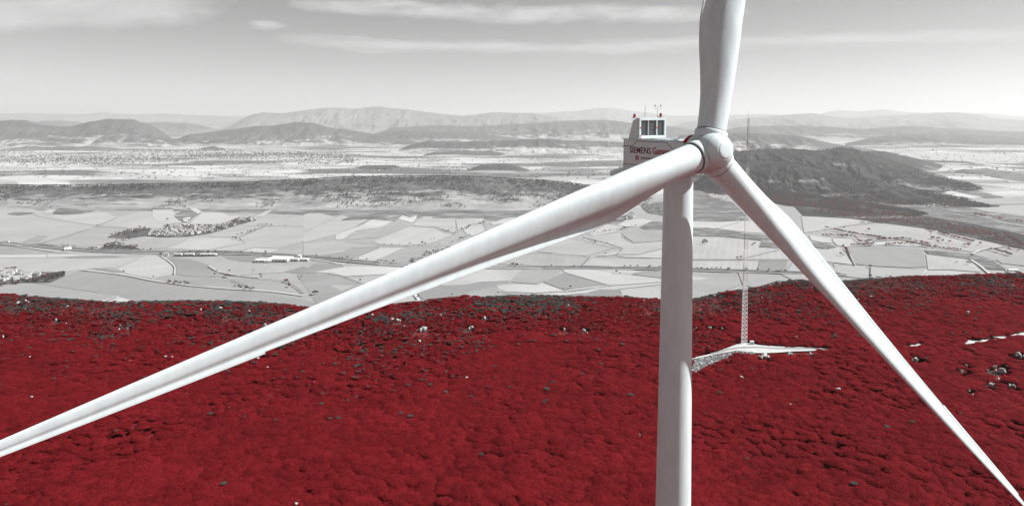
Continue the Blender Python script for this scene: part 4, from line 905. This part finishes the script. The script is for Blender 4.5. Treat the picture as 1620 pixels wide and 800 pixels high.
P3_ = np.stack([GX, GY, hz(GX, GY)], 1)
# P3_[isg, 2] += 1.0 + 1.0 * np.clip(rel[isg] / 60, 0, 1)
scl = np.stack([size, size, size * (0.80 + 0.16 * rng.random(NB_)) * (0.42 + 0.30 * size)], 1); rz = rng.random(NB_) * 6.283
mzt = np.array([max(v.co.z for v in m_.vertices) for m_ in CROWNS + CROWNS[:3]])
htop = 1.9 + 1.3 * fbm(GX / 14 + 3, GY / 14, 3) - np.where(isg, 0.0, 0.50 * rng.random(NB_) ** 1.3)
edge_ = np.clip((rel - 8) / 30, 0, 1)
P3_[:, 2] += edge_ * np.where(isg, np.clip(htop + 0.05 - mzt[idx] * scl[:, 2], 0.2, 2.4), np.clip(htop - mzt[idx] * scl[:, 2], -1.3, 0.5))
P3_[isg, 2] += 0.9 * (1 - edge_[isg])
# the nearest big crowns in view are trees of their own, the rest is one mass
dz_ = P3_[:, 2] + 2 - CAM_H; cP, sP = math.cos(PITCH), math.sin(PITCH); Zc = P3_[:, 1] * cP - dz_ * sP; Yc = P3_[:, 1] * sP + dz_ * cP
SX = 810 + F * P3_[:, 0] / Zc; SY = CY - F * Yc / Zc
inview = (SX > 5) & (SX < 1615) & (SY > 560) & (SY < 792) & ~((SX > 1030) & (SX < 1110)) & ~isg
score = np.where(inview, size / Zc, -1); order = np.argsort(-score)[:150]
sel = np.zeros(NB_, bool); sel[order] = True
un = np.nonzero(~isg)[0]; un = np.concatenate([un, un]); n_u = len(un)      # lower growth filling the gaps between the crowns
UP = P3_[un] + np.stack([rng.normal(size=n_u) * 0.75, rng.normal(size=n_u) * 0.75, -0.12 - 0.25 * rng.random(n_u)], 1); us = scl[un] * (0.62 + 0.2 * rng.random(n_u))[:, None]; us[:, 2] = scl[un, 2]
ok_ = np.ones(n_u, bool)
for cpo in CLEAR: ok_ &= ~poly_mask(UP[:, 0], UP[:, 1], cpo)
scatter('scrub_canopy', np.concatenate([P3_[~sel], UP[ok_]]), np.concatenate([idx[~sel], idx[un][ok_]]), np.concatenate([scl[~sel], us[ok_]]), np.concatenate([rz[~sel], rz[un][ok_] + 2]), SRC); tag(bpy.data.objects['scrub_canopy'], 'dense red scrub canopy covering the whole ridge', 'scrub', kind='stuff')
for q in order:
    k_ = int(idx[q]); tr_ = bpy.data.objects.new('tree', None); COL.objects.link(tr_)
    tr_.location = P3_[q]; tr_.rotation_euler = (0, 0, rz[q]); tr_.scale = scl[q]
    zx, zy = SX[q], SY[q]; side_ = 0 if zx < 520 else (1 if zx < 1070 else (2 if zx < 1118 + (zy - 240) / 1.128 else 3)); low_ = zy > 740
    where_ = ('below the outer left blade', 'between left blade and tower', 'between tower and right-hand blade', 'right of the right-hand blade')[side_]
    tag(tr_, 'rounded red tree %s, %s' % (where_, 'in the nearest rows' if low_ else 'higher up the slope'), 'tree', 'red trees %s, %s' % (where_, 'nearest rows' if low_ else 'upper rows'))
    link('crown', CROWNS[k_], tr_); link('trunk', TRUNKS[k_], tr_)

# ------------------------------------------------------------------ rocks
M_ROCK = flat_mat('limestone', 0.36, 0.95, 0.1, 0.22, 1.4, 0.6)
def rock_mesh(seed, flat=0.6):
    r = random.Random(seed); bm = bmesh.new(); bmesh.ops.create_icosphere(bm, subdivisions=3, radius=1.0)
    cuts = [(Vector((r.uniform(-1, 1), r.uniform(-1, 1), r.uniform(-.3, 1))).normalized(), r.uniform(0.45, 0.85)) for _ in range(9)]
    for v in bm.verts:
        for nrm, dd in cuts:
            e = v.co.dot(nrm) - dd
            if e > 0: v.co -= nrm * e * 0.92
        v.co *= 1 + r.uniform(-0.04, 0.04); v.co.z *= flat
    return bm_mesh('limestone_rock', bm, M_ROCK)
ROCKS = [rock_mesh(40 + k_, 0.45 + 0.12 * (k_ % 4)) for k_ in range(6)]
for m_ in ROCKS: m_.name = 'limestone_rock'
RSRC = src_collection('rock_kinds', ROCKS)
for k_, (px, py, w_, lab) in enumerate(ROCKPX):
    a_, b_ = gp(px, py, 1.5); a_ = float(a_); b_ = float(b_); d_ = math.hypot(a_, b_); wm = w_ * math.hypot(d_, 95) / F / 2 * 0.72
    root = bpy.data.objects.new('limestone_rock', None); COL.objects.link(root); root.location = (a_, b_, float(hz(a_, b_)) + 1.2); tag(root, lab, 'rock')
    rr2 = random.Random(k_)
    for q in range(2 if w_ < 8 else (4 if w_ < 14 else 6)):
        o = link('block', ROCKS[(k_ + q) % 6], root); f_ = 1.0 if q == 0 else rr2.uniform(0.35, 0.7)
        o.location = (0, 0, 0) if q == 0 else (rr2.uniform(-1, 1) * wm, rr2.uniform(-0.7, 0.7) * wm, -rr2.uniform(0, 0.3) * wm); o.rotation_euler = (rr2.uniform(-.25, .25), rr2.uniform(-.25, .25), rr2.uniform(0, 6)); o.scale = (wm * f_ * 0.8, wm * f_ * 0.55, wm * f_ * 0.62 + 0.6)
nr = 300; rubp = gpoly(RUB); rx = [p[0] for p in rubp]; ry = [p[1] for p in rubp]; ra = np.stack([rng.uniform(min(rx), max(rx), 900), rng.uniform(min(ry), max(ry), 900)], 1); ra = ra[poly_mask(ra[:, 0], ra[:, 1], rubp)][:240]; q = rng.choice(NB_, nr * 6); q = q[rng.random(len(q)) < np.clip(0.04 + 0.9 * np.clip(1 - rel[q] / 150, 0, 1) * np.clip((gpatch[q] - 0.4) * 5, 0.05, 1), 0, 1)][:nr]
rs = 0.15 + 0.75 * rng.random(len(q)) ** 4
RP = P3_[q] + np.stack([rng.normal(size=len(q)) * 1.5, rng.normal(size=len(q)) * 1.5, np.full(len(q), 2.2)], 1)
rb_ = 0.15 + 0.5 * rng.random(len(ra)) ** 2
RP = np.concatenate([RP, np.c_[ra, hz(ra[:, 0], ra[:, 1]) + 0.45]]); rs = np.concatenate([rs, rb_]); q = np.concatenate([q, np.zeros(len(ra), int)])
scatter('scattered_stones', RP, rng.integers(0, 6, len(q)), np.stack([rs * 1.3, rs, rs], 1), rng.random(len(q)) * 6.28, RSRC); tag(bpy.data.objects['scattered_stones'], 'small pale stones showing through the red scrub', 'stones', kind='stuff')

# ------------------------------------------------------------------ trees, houses and sheds of the valley
VC = []
for k_ in range(4):
    V_, Q_ = crown_np(300 + k_, 4.5, (8, 7, 9, 10)[k_], 6, 240, 1.0); VC.append(mesh_np('crown', V_, Q_, M_FARL))
VT = bm_mesh('trunk', trunk_bm(8, 4.5, 5), M_BARK)
VR = copy_src(VC[0], M_RED, 'crown')
VSRC = src_collection('far_tree_kinds', VC + [VR])
TREES = []   # (px, py, size)
def tline(pts, n, jx=1.5, jy=0.6, s0=0.8, s1=1.3):
    cum = np.cumsum([0] + [math.dist(a, b) for a, b in zip(pts, pts[1:])])
    for k in range(n):
        q = random.random() * cum[-1]; i = min(len(pts) - 2, int(np.searchsorted(cum, q) - 1) if q > 0 else 0); f = (q - cum[i]) / (cum[i+1] - cum[i])
        TREES.append((pts[i][0] + (pts[i+1][0] - pts[i][0]) * f + random.uniform(-jx, jx), pts[i][1] + (pts[i+1][1] - pts[i][1]) * f + random.uniform(-jy, jy), random.uniform(s0, s1)))
def tpoly(pts, n, s0=0.8, s1=1.3):
    xs_ = [p[0] for p in pts]; ys_ = [p[1] for p in pts]; k = 0
    while k < n:
        a = random.uniform(min(xs_), max(xs_)); b = random.uniform(min(ys_), max(ys_))
        if poly_mask(np.array([a]), np.array([b]), pts)[0]: TREES.append((a, b, random.uniform(s0, s1))); k += 1
for (a, b, s_) in [(154,358,1.1),(265,349,1.9),(196,433,1.2),(477,441,1),(363,431,1.3),(412,438,1.3),(413,441,1),(401,430,.9),(71,386,.8),(98,388,.8),(373,401,1.0),(398,402,1.1),(357,401,1.3),(358,401,1.3),(381,402,1.3),(420,402,1.5),(421,404,1.2),(499,467,1.6),(496,466,1.3),(502,466,1.2),
                   (570,447,1.2),(556,416,1.2),(622,416,1.1),(608,388,.9),(620,388,1),(632,389,.9),(648,388,1.2),(668,387,1.6),(673,388,1.2),(716,385,1.3),(696,388,.9),(687,379,.9),(682,380,.9),(714,363,1.0),(705,368,1.3),(709,367,1.1),(958,404,1.2),(960,388,1.2),(975,433,1.3),(981,434,.8),
                   (902,457,1.3),(892,458,.8),(788,466,.9),(715,469,.9),(661,473,1),(769,418,1.2),(752,427,.9),(1115,384,2.2),(1118,386,2),(1112,387,1.8),(1194,388,1.6),(1190,390,1.3),(1166,411,1.3),(1172,410,1.6),(1214,432,1.1),(1232,432,1.3),(1228,432,1.3),(1375,366,2.3),(1335,363,1.6),
                   (1330,405,1.6),(1334,406,1.2),(1503,385,1.9),(1550,388,1.9),(1532,391,2.4),(1526,390,1.6),(1484,385,1.6),(1491,384,1.8),(1537,408,1.9),(1377,424,1.6),(1377,440,1.7),(1376,423,1.2),(1352,369,1.2),(1513,417,1.1),(1530,418,1.3),(1534,419,1.2),(1275,403,1.3),(1172,351,1.5),(242,441,1.0),(343,431,.9),(340,437,1.0)]:
    TREES.append((a, b, s_))
HL = [([(268,448),(312,452)], 9), ([(372,456),(408,460)], 9), ([(450,446),(456,447),(458,456)], 6), ([(355,438),(365,440)], 6), ([(409,357),(452,358)], 9), ([(376,374),(404,365)], 8), ([(368,377),(386,384)], 6), ([(700,366),(722,370)], 5), ([(730,365),(748,357),(768,352)], 16), ([(765,352),(768,366)], 8),
      ([(726,380),(745,374)], 8), ([(905,374),(940,370),(1000,361)], 18), ([(975,366),(1006,358)], 12), ([(958,352),(985,345),(1005,340)], 16), ([(920,377),(950,388)], 5), ([(1305,362),(1325,366),(1350,371),(1402,378)], 34), ([(1350,355),(1395,352)], 8), ([(1300,374),(1316,373)], 8), ([(1316,374),(1355,376)], 14),
      ([(1355,378),(1360,384),(1380,382)], 14), ([(1385,381),(1430,379),(1470,388)], 40), ([(1340,390),(1395,388)], 14), ([(1400,389),(1440,386),(1470,391),(1520,397)], 34), ([(1466,363),(1480,367)], 14), ([(1485,369),(1502,374)], 16), ([(1505,375),(1540,384)], 22), ([(1472,378),(1490,380)], 8), ([(1334,391),(1345,405)], 6),
      ([(800,420),(830,421)], 8), ([(855,423),(1050,424)], 9), ([(480,405),(660,419)], 12), ([(100,391),(240,397)], 10), ([(1100,426),(1320,433)], 14), ([(1520,322),(1560,326)], 14), ([(1540,340),(1620,352)], 24), ([(1590,372),(1620,390)], 26), ([(1565,395),(1600,405)], 14), ([(1230,375),(1262,382)], 16), ([(1232,362),(1240,365)], 6)]
for pts, n in HL: tline(pts, int(n * (1.9 if pts[0][0] > 1225 else 1.2)), 1.5, 0.5, 0.9, 1.6 if pts[0][0] > 1225 else 1.3)
for pts, n in (([(170,374),(215,360),(240,362),(210,374)], 60), ([(155,392),(180,385),(215,390),(225,395)], 80), ([(180,381),(205,378),(205,384)], 10), ([(253,361),(262,356),(280,358),(278,366)], 28), ([(240,372),(300,358),(345,358),(380,345),(405,345),(360,364),(310,372)], 190), ([(272,404),(300,400),(345,398),(345,404)], 26),
               ([(250,402),(262,402),(258,406)], 6), ([(0,428),(24,426),(25,429),(0,433)], 16), ([(60,440),(100,432),(103,436),(78,446),(55,446)], 90), ([(15,447),(70,440),(60,446),(20,451)], 40), ([(0,452),(10,451),(10,455),(0,455)], 6), ([(130,394),(155,391),(150,393)], 5), ([(1010,320),(1048,318),(1048,338),(1020,338)], 60),
               ([(1284,338),(1400,352),(1480,361),(1590,384),(1600,375),(1480,348),(1380,338),(1300,325)], 900), ([(1098,288),(1140,292),(1165,315),(1120,320),(1115,303),(1096,300)], 130), ([(1580,385),(1620,375),(1620,400),(1590,397)], 40), ([(1460,316),(1500,322),(1520,332),(1480,327)], 30), ([(1590,296),(1640,300),(1640,308),(1600,304)], 24)):
    tpoly(pts, n)
TP = np.array([(p[0], p[1]) for p in TREES]); tx, ty = gp(TP[:, 0], TP[:, 1], VZ + 1); ts = np.array([p[2] for p in TREES])
# trees stand on whatever surface is there: sample the wooded hill below them
from mathutils.bvhtree import BVHTree
bv = []
for o in [x for x in COL.objects if x.name.startswith(('wooded_hill', 'dark_hill'))]:
    me = o.data; bv.append(BVHTree.FromPolygons([v.co for v in me.vertices], [tuple(p.vertices) for p in me.polygons]))
def land_hit(px, py):
    dx, dy, dz = ray(px, py); d = Vector((float(dx), float(dy), float(dz))).normalized(); best = None
    for b in bv:
        h = b.ray_cast(Vector((0, 0, CAM_H)), d)
        if h[0] is not None and (best is None or h[3] < best[1]): best = (h[0], h[3])
    return best[0] if best and best[0].z > VZ + 1 else None
TPOS = []
for (px, py, s_), a, b in zip(TREES, tx, ty):
    h = land_hit(px, py) if px > 900 and py < 400 else None
    TPOS.append((h.x, h.y, h.z) if h is not None else (float(a), float(b), VZ + 3.5))
TPOS = np.array(TPOS); ts = ts * 0.95
big = np.argsort(-(ts / TPOS[:, 1]))[:145]; selv = np.zeros(len(ts), bool); selv[big] = True
tpx = np.array([p[:2] for p in TREES]); isred = rng.random(len(ts)) < np.where((tpx[:, 0] > 1225) & (tpx[:, 1] > 325) & (tpx[:, 1] < 400), 0.62, 0.14)
vi = np.where(isred, 4, rng.integers(0, 4, len(ts)))
for q in big:
    tr_ = bpy.data.objects.new('tree', None); COL.objects.link(tr_); tr_.location = TPOS[q]; tr_.scale = (ts[q],) * 3; tr_.rotation_euler = (0, 0, random.random() * 6)
    px_, py_ = TREES[q][0], TREES[q][1]
    if px_ > 1260: lab, grp = 'dark tree in the hedges between the pale fields at the right', 'hedge trees of the right-hand fields'
    elif px_ > 880: lab, grp = 'dark tree among the valley fields near the turbine tower', 'trees in the fields by the tower'
    elif px_ < 420 and py_ < 400: lab, grp = 'dark tree in or around the village below the mesa', 'trees of the village below the mesa'
    elif px_ < 110: lab, grp = 'dark tree at the hamlet on the left edge', 'trees of the hamlet at the left edge'
    else: lab, grp = 'small dark tree standing by a field edge in the left half of the valley', 'field-edge trees of the left valley'
    tag(tr_, lab, 'tree', grp); link('crown', VR if isred[q] else VC[int(vi[q])], tr_); link('trunk', VT, tr_)
scatter('distant_trees', TPOS[~selv], vi[~selv], np.repeat(ts[~selv, None], 3, 1), rng.random((~selv).sum()) * 6.28, VSRC); tag(bpy.data.objects['distant_trees'], 'dark trees of hedges and woods dotted over the valley', 'trees', kind='stuff')

def woods_on(o, n, fn, smin=0.9, smax=1.5, red=0.04):
    me = o.data; co = np.empty(len(me.vertices) * 3, np.float32); me.vertices.foreach_get('co', co); co = co.reshape(-1, 3)
    h = np.empty(len(me.vertices), np.float32); me.attributes['h01'].data.foreach_get('value', h)
    q = np.empty(len(me.polygons) * 4, np.int32); me.loops.foreach_get('vertex_index', q); q = q.reshape(-1, 4)
    i = rng.integers(0, len(q), n * 8); w = rng.random((len(i), 2)); c = co[q[i]]; hh = h[q[i]].mean(1)
    p = (c[:, 0] * (1 - w[:, :1]) + c[:, 1] * w[:, :1]) * (1 - w[:, 1:]) + (c[:, 3] * (1 - w[:, :1]) + c[:, 2] * w[:, :1]) * w[:, 1:]
    ok = fn(p, hh) & (p[:, 2] > VZ + 2) & (np.abs(p[:, 0] / p[:, 1]) < 0.78); p = p[ok][:n]
    return p, np.where(rng.random(len(p)) < red, 4, rng.integers(0, 4, len(p))), smin + (smax - smin) * rng.random(len(p))
WP = []
ob = lambda nm: bpy.data.objects[nm]
nz_ = lambda p, s_, k: fbm(p[:, 0] / s_ + k, p[:, 1] / s_, 3)
WP.append(woods_on(ob('mesa'), 3600, lambda p, h: (h > 0.80) & (nz_(p, 300, 3) > 0.36), 0.8, 1.5, 0.02))
WP.append(woods_on(ob('mesa'), 6500, lambda p, h: (h > 0.06) & (nz_(p, 190, 9) > 0.55 - 0.12 * h), 0.5, 1.3, 0.01))
WP.append(woods_on(ob('wooded_hill'), 11000, lambda p, h: (nz_(p, 160, 2) > 0.40) & (p[:, 0] / p[:, 1] > 0.2), 0.8, 1.4, 0.10))
WP.append(woods_on(ob('wooded_hill'), 1900, lambda p, h: (h < 0.55) & (h > 0.03) & (nz_(p, 90, 12) > 0.52), 0.9, 1.5, 0.85))
WP.append(woods_on(ob('dark_hill'), 4200, lambda p, h: (nz_(p, 260, 5) > 0.46), 0.9, 1.6, 0.0))
WP.append(woods_on(ob('dark_hill.001'), 4200, lambda p, h: (nz_(p, 220, 7) > 0.46), 0.9, 1.6, 0.01))
wp = np.concatenate([w[0] for w in WP]); wi = np.concatenate([w[1] for w in WP]); wsc = np.concatenate([w[2] for w in WP])
scatter('hillside_woods', wp, wi, np.repeat(wsc[:, None], 3, 1), rng.random(len(wp)) * 6.28, VSRC); tag(bpy.data.objects['hillside_woods'], 'dark woods on the mesa rim and the slopes of the far hills', 'woods', kind='stuff')

M_WALL = flat_mat('pale_render_wall', 0.45, 0.9, 0.1, 0.12, 0.1); M_ROOF = flat_mat('pale_tile_roof', 0.27, 0.9, 0.1, 0.25, 0.3); M_WIN = flat_mat('dark_window', 0.06, 0.3, 0.5)
M_SHED = flat_mat('white_metal_roof', 0.6, 0.6, 0.3, 0.05)
def house_parts(w, d, h, rh):
    bm = bmesh.new(); a, b = w / 2, d / 2
    v = [bm.verts.new(p) for p in ((-a,-b,0),(a,-b,0),(a,b,0),(-a,b,0),(-a,-b,h),(a,-b,h),(a,b,h),(-a,b,h),(-a,0,h+rh),(a,0,h+rh))]
    for f in ((0,1,5,4),(2,3,7,6),(1,2,6,9,5),(3,0,4,8,7)): bm.faces.new([v[i] for i in f])
    wall = bm_mesh('wall', bm, M_WALL)
    bm = bmesh.new(); o_ = 0.6; sl = rh / b
    for s_ in (-1, 1):
        q = [bm.verts.new(p) for p in ((-a-o_, s_*(b+o_), h-sl*o_+.1), (a+o_, s_*(b+o_), h-sl*o_+.1), (a+o_, 0, h+rh+.1), (-a-o_, 0, h+rh+.1), (-a-o_, s_*(b+o_), h-sl*o_+.35), (a+o_, s_*(b+o_), h-sl*o_+.35), (a+o_, 0, h+rh+.35), (-a-o_, 0, h+rh+.35))]
        for f in ((0,1,2,3),(4,5,6,7),(0,1,5,4),(0,3,7,4),(1,2,6,5)): bm.faces.new([q[i] for i in f])
    bmesh.ops.recalc_face_normals(bm, faces=bm.faces); roof = bm_mesh('roof', bm, M_ROOF)
    bm = bmesh.new()
    for s_ in (-1, 1):
        for z_ in ([1.6, 4.4] if h > 5 else [1.6]):
            for q in range(3): box(bm, -a + w * (q + 0.5) / 3, s_ * (b + 0.01), z_, 1.1, 0.08, 1.3)
    return wall, roof, bm_mesh('windows', bm, M_WIN)
HK = [house_parts(*p) for p in ((13, 9, 6, 2.4), (16, 11, 6.5, 2.8), (11, 8, 4, 2.2), (20, 10, 5.5, 2.5))]
def house(px, py, rz_, kind, lab, grp, s_=1.0):
    a, b = gp(px, py, VZ + 3.4); r_ = bpy.data.objects.new('house', None); COL.objects.link(r_); r_.location = (float(a), float(b), VZ + 3.4); r_.rotation_euler = (0, 0, rz_); r_.scale = (s_,) * 3
    tag(r_, lab, 'house', grp); w_, f_, i_ = HK[kind]; link('wall', w_, r_); link('roof', f_, r_); ww = link('windows', i_, r_); ww['kind'] = 'stuff'
def vill(poly, n, lab, grp, s0=0.9, s1=1.3, md=2.6):
    xs_ = [p[0] for p in poly]; ys_ = [p[1] for p in poly]; done = []; tries = 0
    while len(done) < n and tries < 9000:
        tries += 1; a = random.uniform(min(xs_), max(xs_)); b = random.uniform(min(ys_), max(ys_))
        if poly_mask(np.array([a]), np.array([b]), poly)[0] and all(abs(a - c) + 2.2 * abs(b - d) > md for c, d in done):
            done.append((a, b)); house(a, b, random.choice((0.2, 0.35, 1.8, 1.1, -0.3)) + random.uniform(-.15, .15), random.randrange(4), lab, grp, random.uniform(s0, s1))
vill([(232,371),(256,362),(268,360),(268,373),(262,374)], 24, 'pale house in the left end of the village below the mesa', 'houses of the left end of the village', md=3.2)
vill([(269,360),(292,356),(318,356),(318,364),(269,366)], 34, 'pale house in the back rows of the village centre, toward the quarry', 'houses of the village centre, back rows', md=3.2)
vill([(269,366.5),(318,364.5),(318,369),(300,371),(269,373)], 30, 'pale house in the front rows of the village centre, facing the road', 'houses of the village centre, front rows', md=3.2)
vill([(319,356),(345,356),(362,351),(372,356),(340,366),(319,369)], 32, 'pale house in the right half of the village below the mesa', 'houses of the right half of the village', md=3.2)
vill([(372,349),(402,345),(404,348),(380,352)], 9, 'pale house in the thin right-hand end of the village below the mesa', 'houses at the thin end of the village', md=4)
vill([(-6,428),(40,430),(66,433),(56,441),(20,446),(-6,447)], 34, 'pale house of the hamlet on the left edge, near the ridge', 'houses of the hamlet on the left edge', 1.1, 1.5, md=4.2)
vill([(648,412),(670,400),(700,392),(715,391),(690,402),(660,413)], 13, 'pale house in a row behind the long left blade', 'houses in a row behind the long left blade', 1.0, 1.4, md=6)
vill([(985,346),(1000,338),(1006,344),(992,349)], 7, 'pale farm building left of the tower', 'farm buildings left of the tower', md=4)
vill([(1462,318),(1490,322),(1510,330),(1480,327)], 12, 'pale house of the hamlet among the fields at the right', 'houses of the hamlet at the right', 1.2, 1.7, md=4)
for (a, b, l_) in ((152,393,'lone pale house by the road, left of the roadside trees'), (146,393,'pale house leftmost of the two by the roadside trees'), (262,404,'pale house at the left end of the roadside hamlet'), (206,364,'white house at the upper left of the village'), (10,384,'small pale building on the road at the left edge'), (492,406,'small pale building on the road right of the white sheds')):
    house(a, b, 0.3, 1, l_, None, 1.3)
def shed(px, py, w, d, h, rz_, lab):
    a, b = gp(px, py, VZ + 3.4); r_ = bpy.data.objects.new('warehouse', None); COL.objects.link(r_); r_.location = (float(a), float(b), VZ + 3.4); r_.rotation_euler = (0, 0, rz_); tag(r_, lab, 'warehouse')
    bm = bmesh.new(); box(bm, 0, 0, h / 2, w, d, h); link('wall', bm_mesh('wall', bm, M_SHED), r_)
    bm = bmesh.new(); nb_ = max(1, int(d // 18))
    for q in range(nb_):
        y0 = -d / 2 + d * q / nb_; y1 = y0 + d / nb_; pr = [(y0, h + .02), (y1, h + .02), ((y0 + y1) / 2, h + 2.5)]
        A_ = [bm.verts.new((-w/2-.4, y, z)) for y, z in pr]; B_ = [bm.verts.new((w/2+.4, y, z)) for y, z in pr]
        for i in range(3): bm.faces.new((A_[i], A_[(i+1) % 3], B_[(i+1) % 3], B_[i]))
        bm.faces.new(A_); bm.faces.new(B_[::-1])
    bmesh.ops.recalc_face_normals(bm, faces=bm.faces); link('roof', bm_mesh('roof', bm, M_SHED), r_)
    bm = bmesh.new()
    for q in range(int(w // 14)): box(bm, -w/2 + 7 + q * 14, -d/2 - .02, 2.6, 4.2, 0.1, 4.6)
    g_ = link('gates', bm_mesh('gates', bm, M_WIN), r_); g_['kind'] = 'stuff'
for a in ((444, 411, 78, 62, 9, -0.1, 'biggest white industrial shed beside the road'), (412, 413, 34, 30, 7, 0.1, 'white shed leftmost of the industrial group by the road'), (424, 413.4, 26, 20, 6, 0.3, 'small white shed between the leftmost shed and the biggest'), (467, 411.5, 34, 18, 7, -0.2, 'white shed right of the biggest one'), (474, 409.5, 12, 12, 14, 0, 'white silo-like block at the right end of the sheds'),
          (482, 411.5, 30, 16, 6, -0.1, 'low white shed at the far right of the industrial group'), (330, 403.5, 62, 14, 6, 0.02, 'long pale barn in front of the roadside trees'), (300, 403, 36, 12, 5, 0.05, 'pale barn left of the long one by the roadside trees'), (282, 403, 30, 12, 5, 0.0, 'short pale barn leftmost by the roadside trees'), (107, 394.5, 26, 14, 7, 0.8, 'pale barn alone beside the road at the left'),
          (1602, 428.5, 34, 12, 5, 0.0, 'long white barn just beyond the ridge at the right'), (297, 346.5, 22, 14, 6, 0.2, 'white building at the foot of the quarry by the village')):
    shed(*a)
# the distant town and farmsteads beyond the mesa: thousands of specks
bm = None; C8 = np.array([(-1,-1,0),(1,-1,0),(1,1,0),(-1,1,0),(-1,-1,1),(1,-1,1),(1,1,1),(-1,1,1)], float); F6 = np.array([(0,1,5,4),(1,2,6,5),(2,3,7,6),(3,0,4,7),(4,5,6,7)])
def specks(name, n, sampler, lab, sz=(8, 24), ht=(5, 14)):
    V = []; Q = []; mi = []
    for k in range(n):
        px, py = sampler(); a, b = gp(px, py, VZ); w, d, h = random.uniform(*sz), random.uniform(sz[0], sz[1] * .7), random.uniform(*ht); r_ = random.uniform(0, 3.14)
        c = C8 * np.array([w, d, h]); x = c[:, 0] * math.cos(r_) - c[:, 1] * math.sin(r_) + float(a); y = c[:, 0] * math.sin(r_) + c[:, 1] * math.cos(r_) + float(b)
        Q.append(F6 + 8 * k); V.append(np.stack([x, y, c[:, 2] + VZ - 0.5], 1)); mi += [0, 0, 0, 0, random.choice((0, 1, 1))]
    o = link(name, mesh_np(name, np.concatenate(V), np.concatenate(Q), [flat_mat('hazy_town_wall', 0.30, 0.95), M_ROOF], mat_idx=mi)); return tag(o, lab, 'town', kind='stuff')
def town_s():
    while True:
        px = random.uniform(-60, 560); py = random.uniform(236, 262); c = 248 + 6 * math.sin(px / 70.0) - (px > 350) * 3
        if random.random() < math.exp(-((py - c) / 7.5) ** 2) * (0.25 + 1.0 * float(vnoise(px / 22.0, py / 4.0))): return px, py
specks('distant_town', 1200, town_s, 'pale distant town spread over the plain beyond the mesa')
specks('distant_farmsteads', 500, lambda: (random.uniform(560, 1640), 226 + 46 * random.random() ** 1.3), 'pale farmsteads scattered over the far plain', (8, 22), (5, 12))
tp = [town_s() for _ in range(2600)] + [(random.uniform(-60, 1640), 225 + 58 * random.random()) for _ in range(2600)]
tp = np.array(tp); tx, ty = gp(tp[:, 0], tp[:, 1], VZ); sc_ = 1.0 + 1.6 * rng.random(len(tp))
scatter('far_plain_trees', np.stack([tx, ty, np.full_like(tx, VZ)], 1), rng.integers(0, 4, len(tp)), np.stack([sc_ * 1.5, sc_ * 0.9, sc_ * 0.7], 1), rng.random(len(tp)) * 6.28, VSRC); tag(bpy.data.objects['far_plain_trees'], 'dark tree clumps speckling the far plain and town', 'trees', kind='stuff')

# ------------------------------------------------------------------ haze
HAZE = 1.0
if HAZE:
    m = bpy.data.materials.new('thin_haze'); m.use_nodes = True; t = m.node_tree; t.nodes.clear()
    o_ = N(t, 'ShaderNodeOutputMaterial'); v_ = N(t, 'ShaderNodeVolumePrincipled'); v_.inputs['Color'].default_value = (0.84, 0.84, 0.84, 1); v_.inputs['Density'].default_value = 2.9e-5; v_.inputs['Anisotropy'].default_value = 0.2
    L(t, v_.outputs[0], o_.inputs['Volume'])
    bm = bmesh.new(); top = 960.0
    box(bm, 0, 20000, (VZ - 30 + top) / 2, 150000, 150000, top - VZ + 30)
    hz_o = link('haze', bm_mesh('haze', bm, m)); tag(hz_o, 'thin pale haze over the plain', kind='stuff')
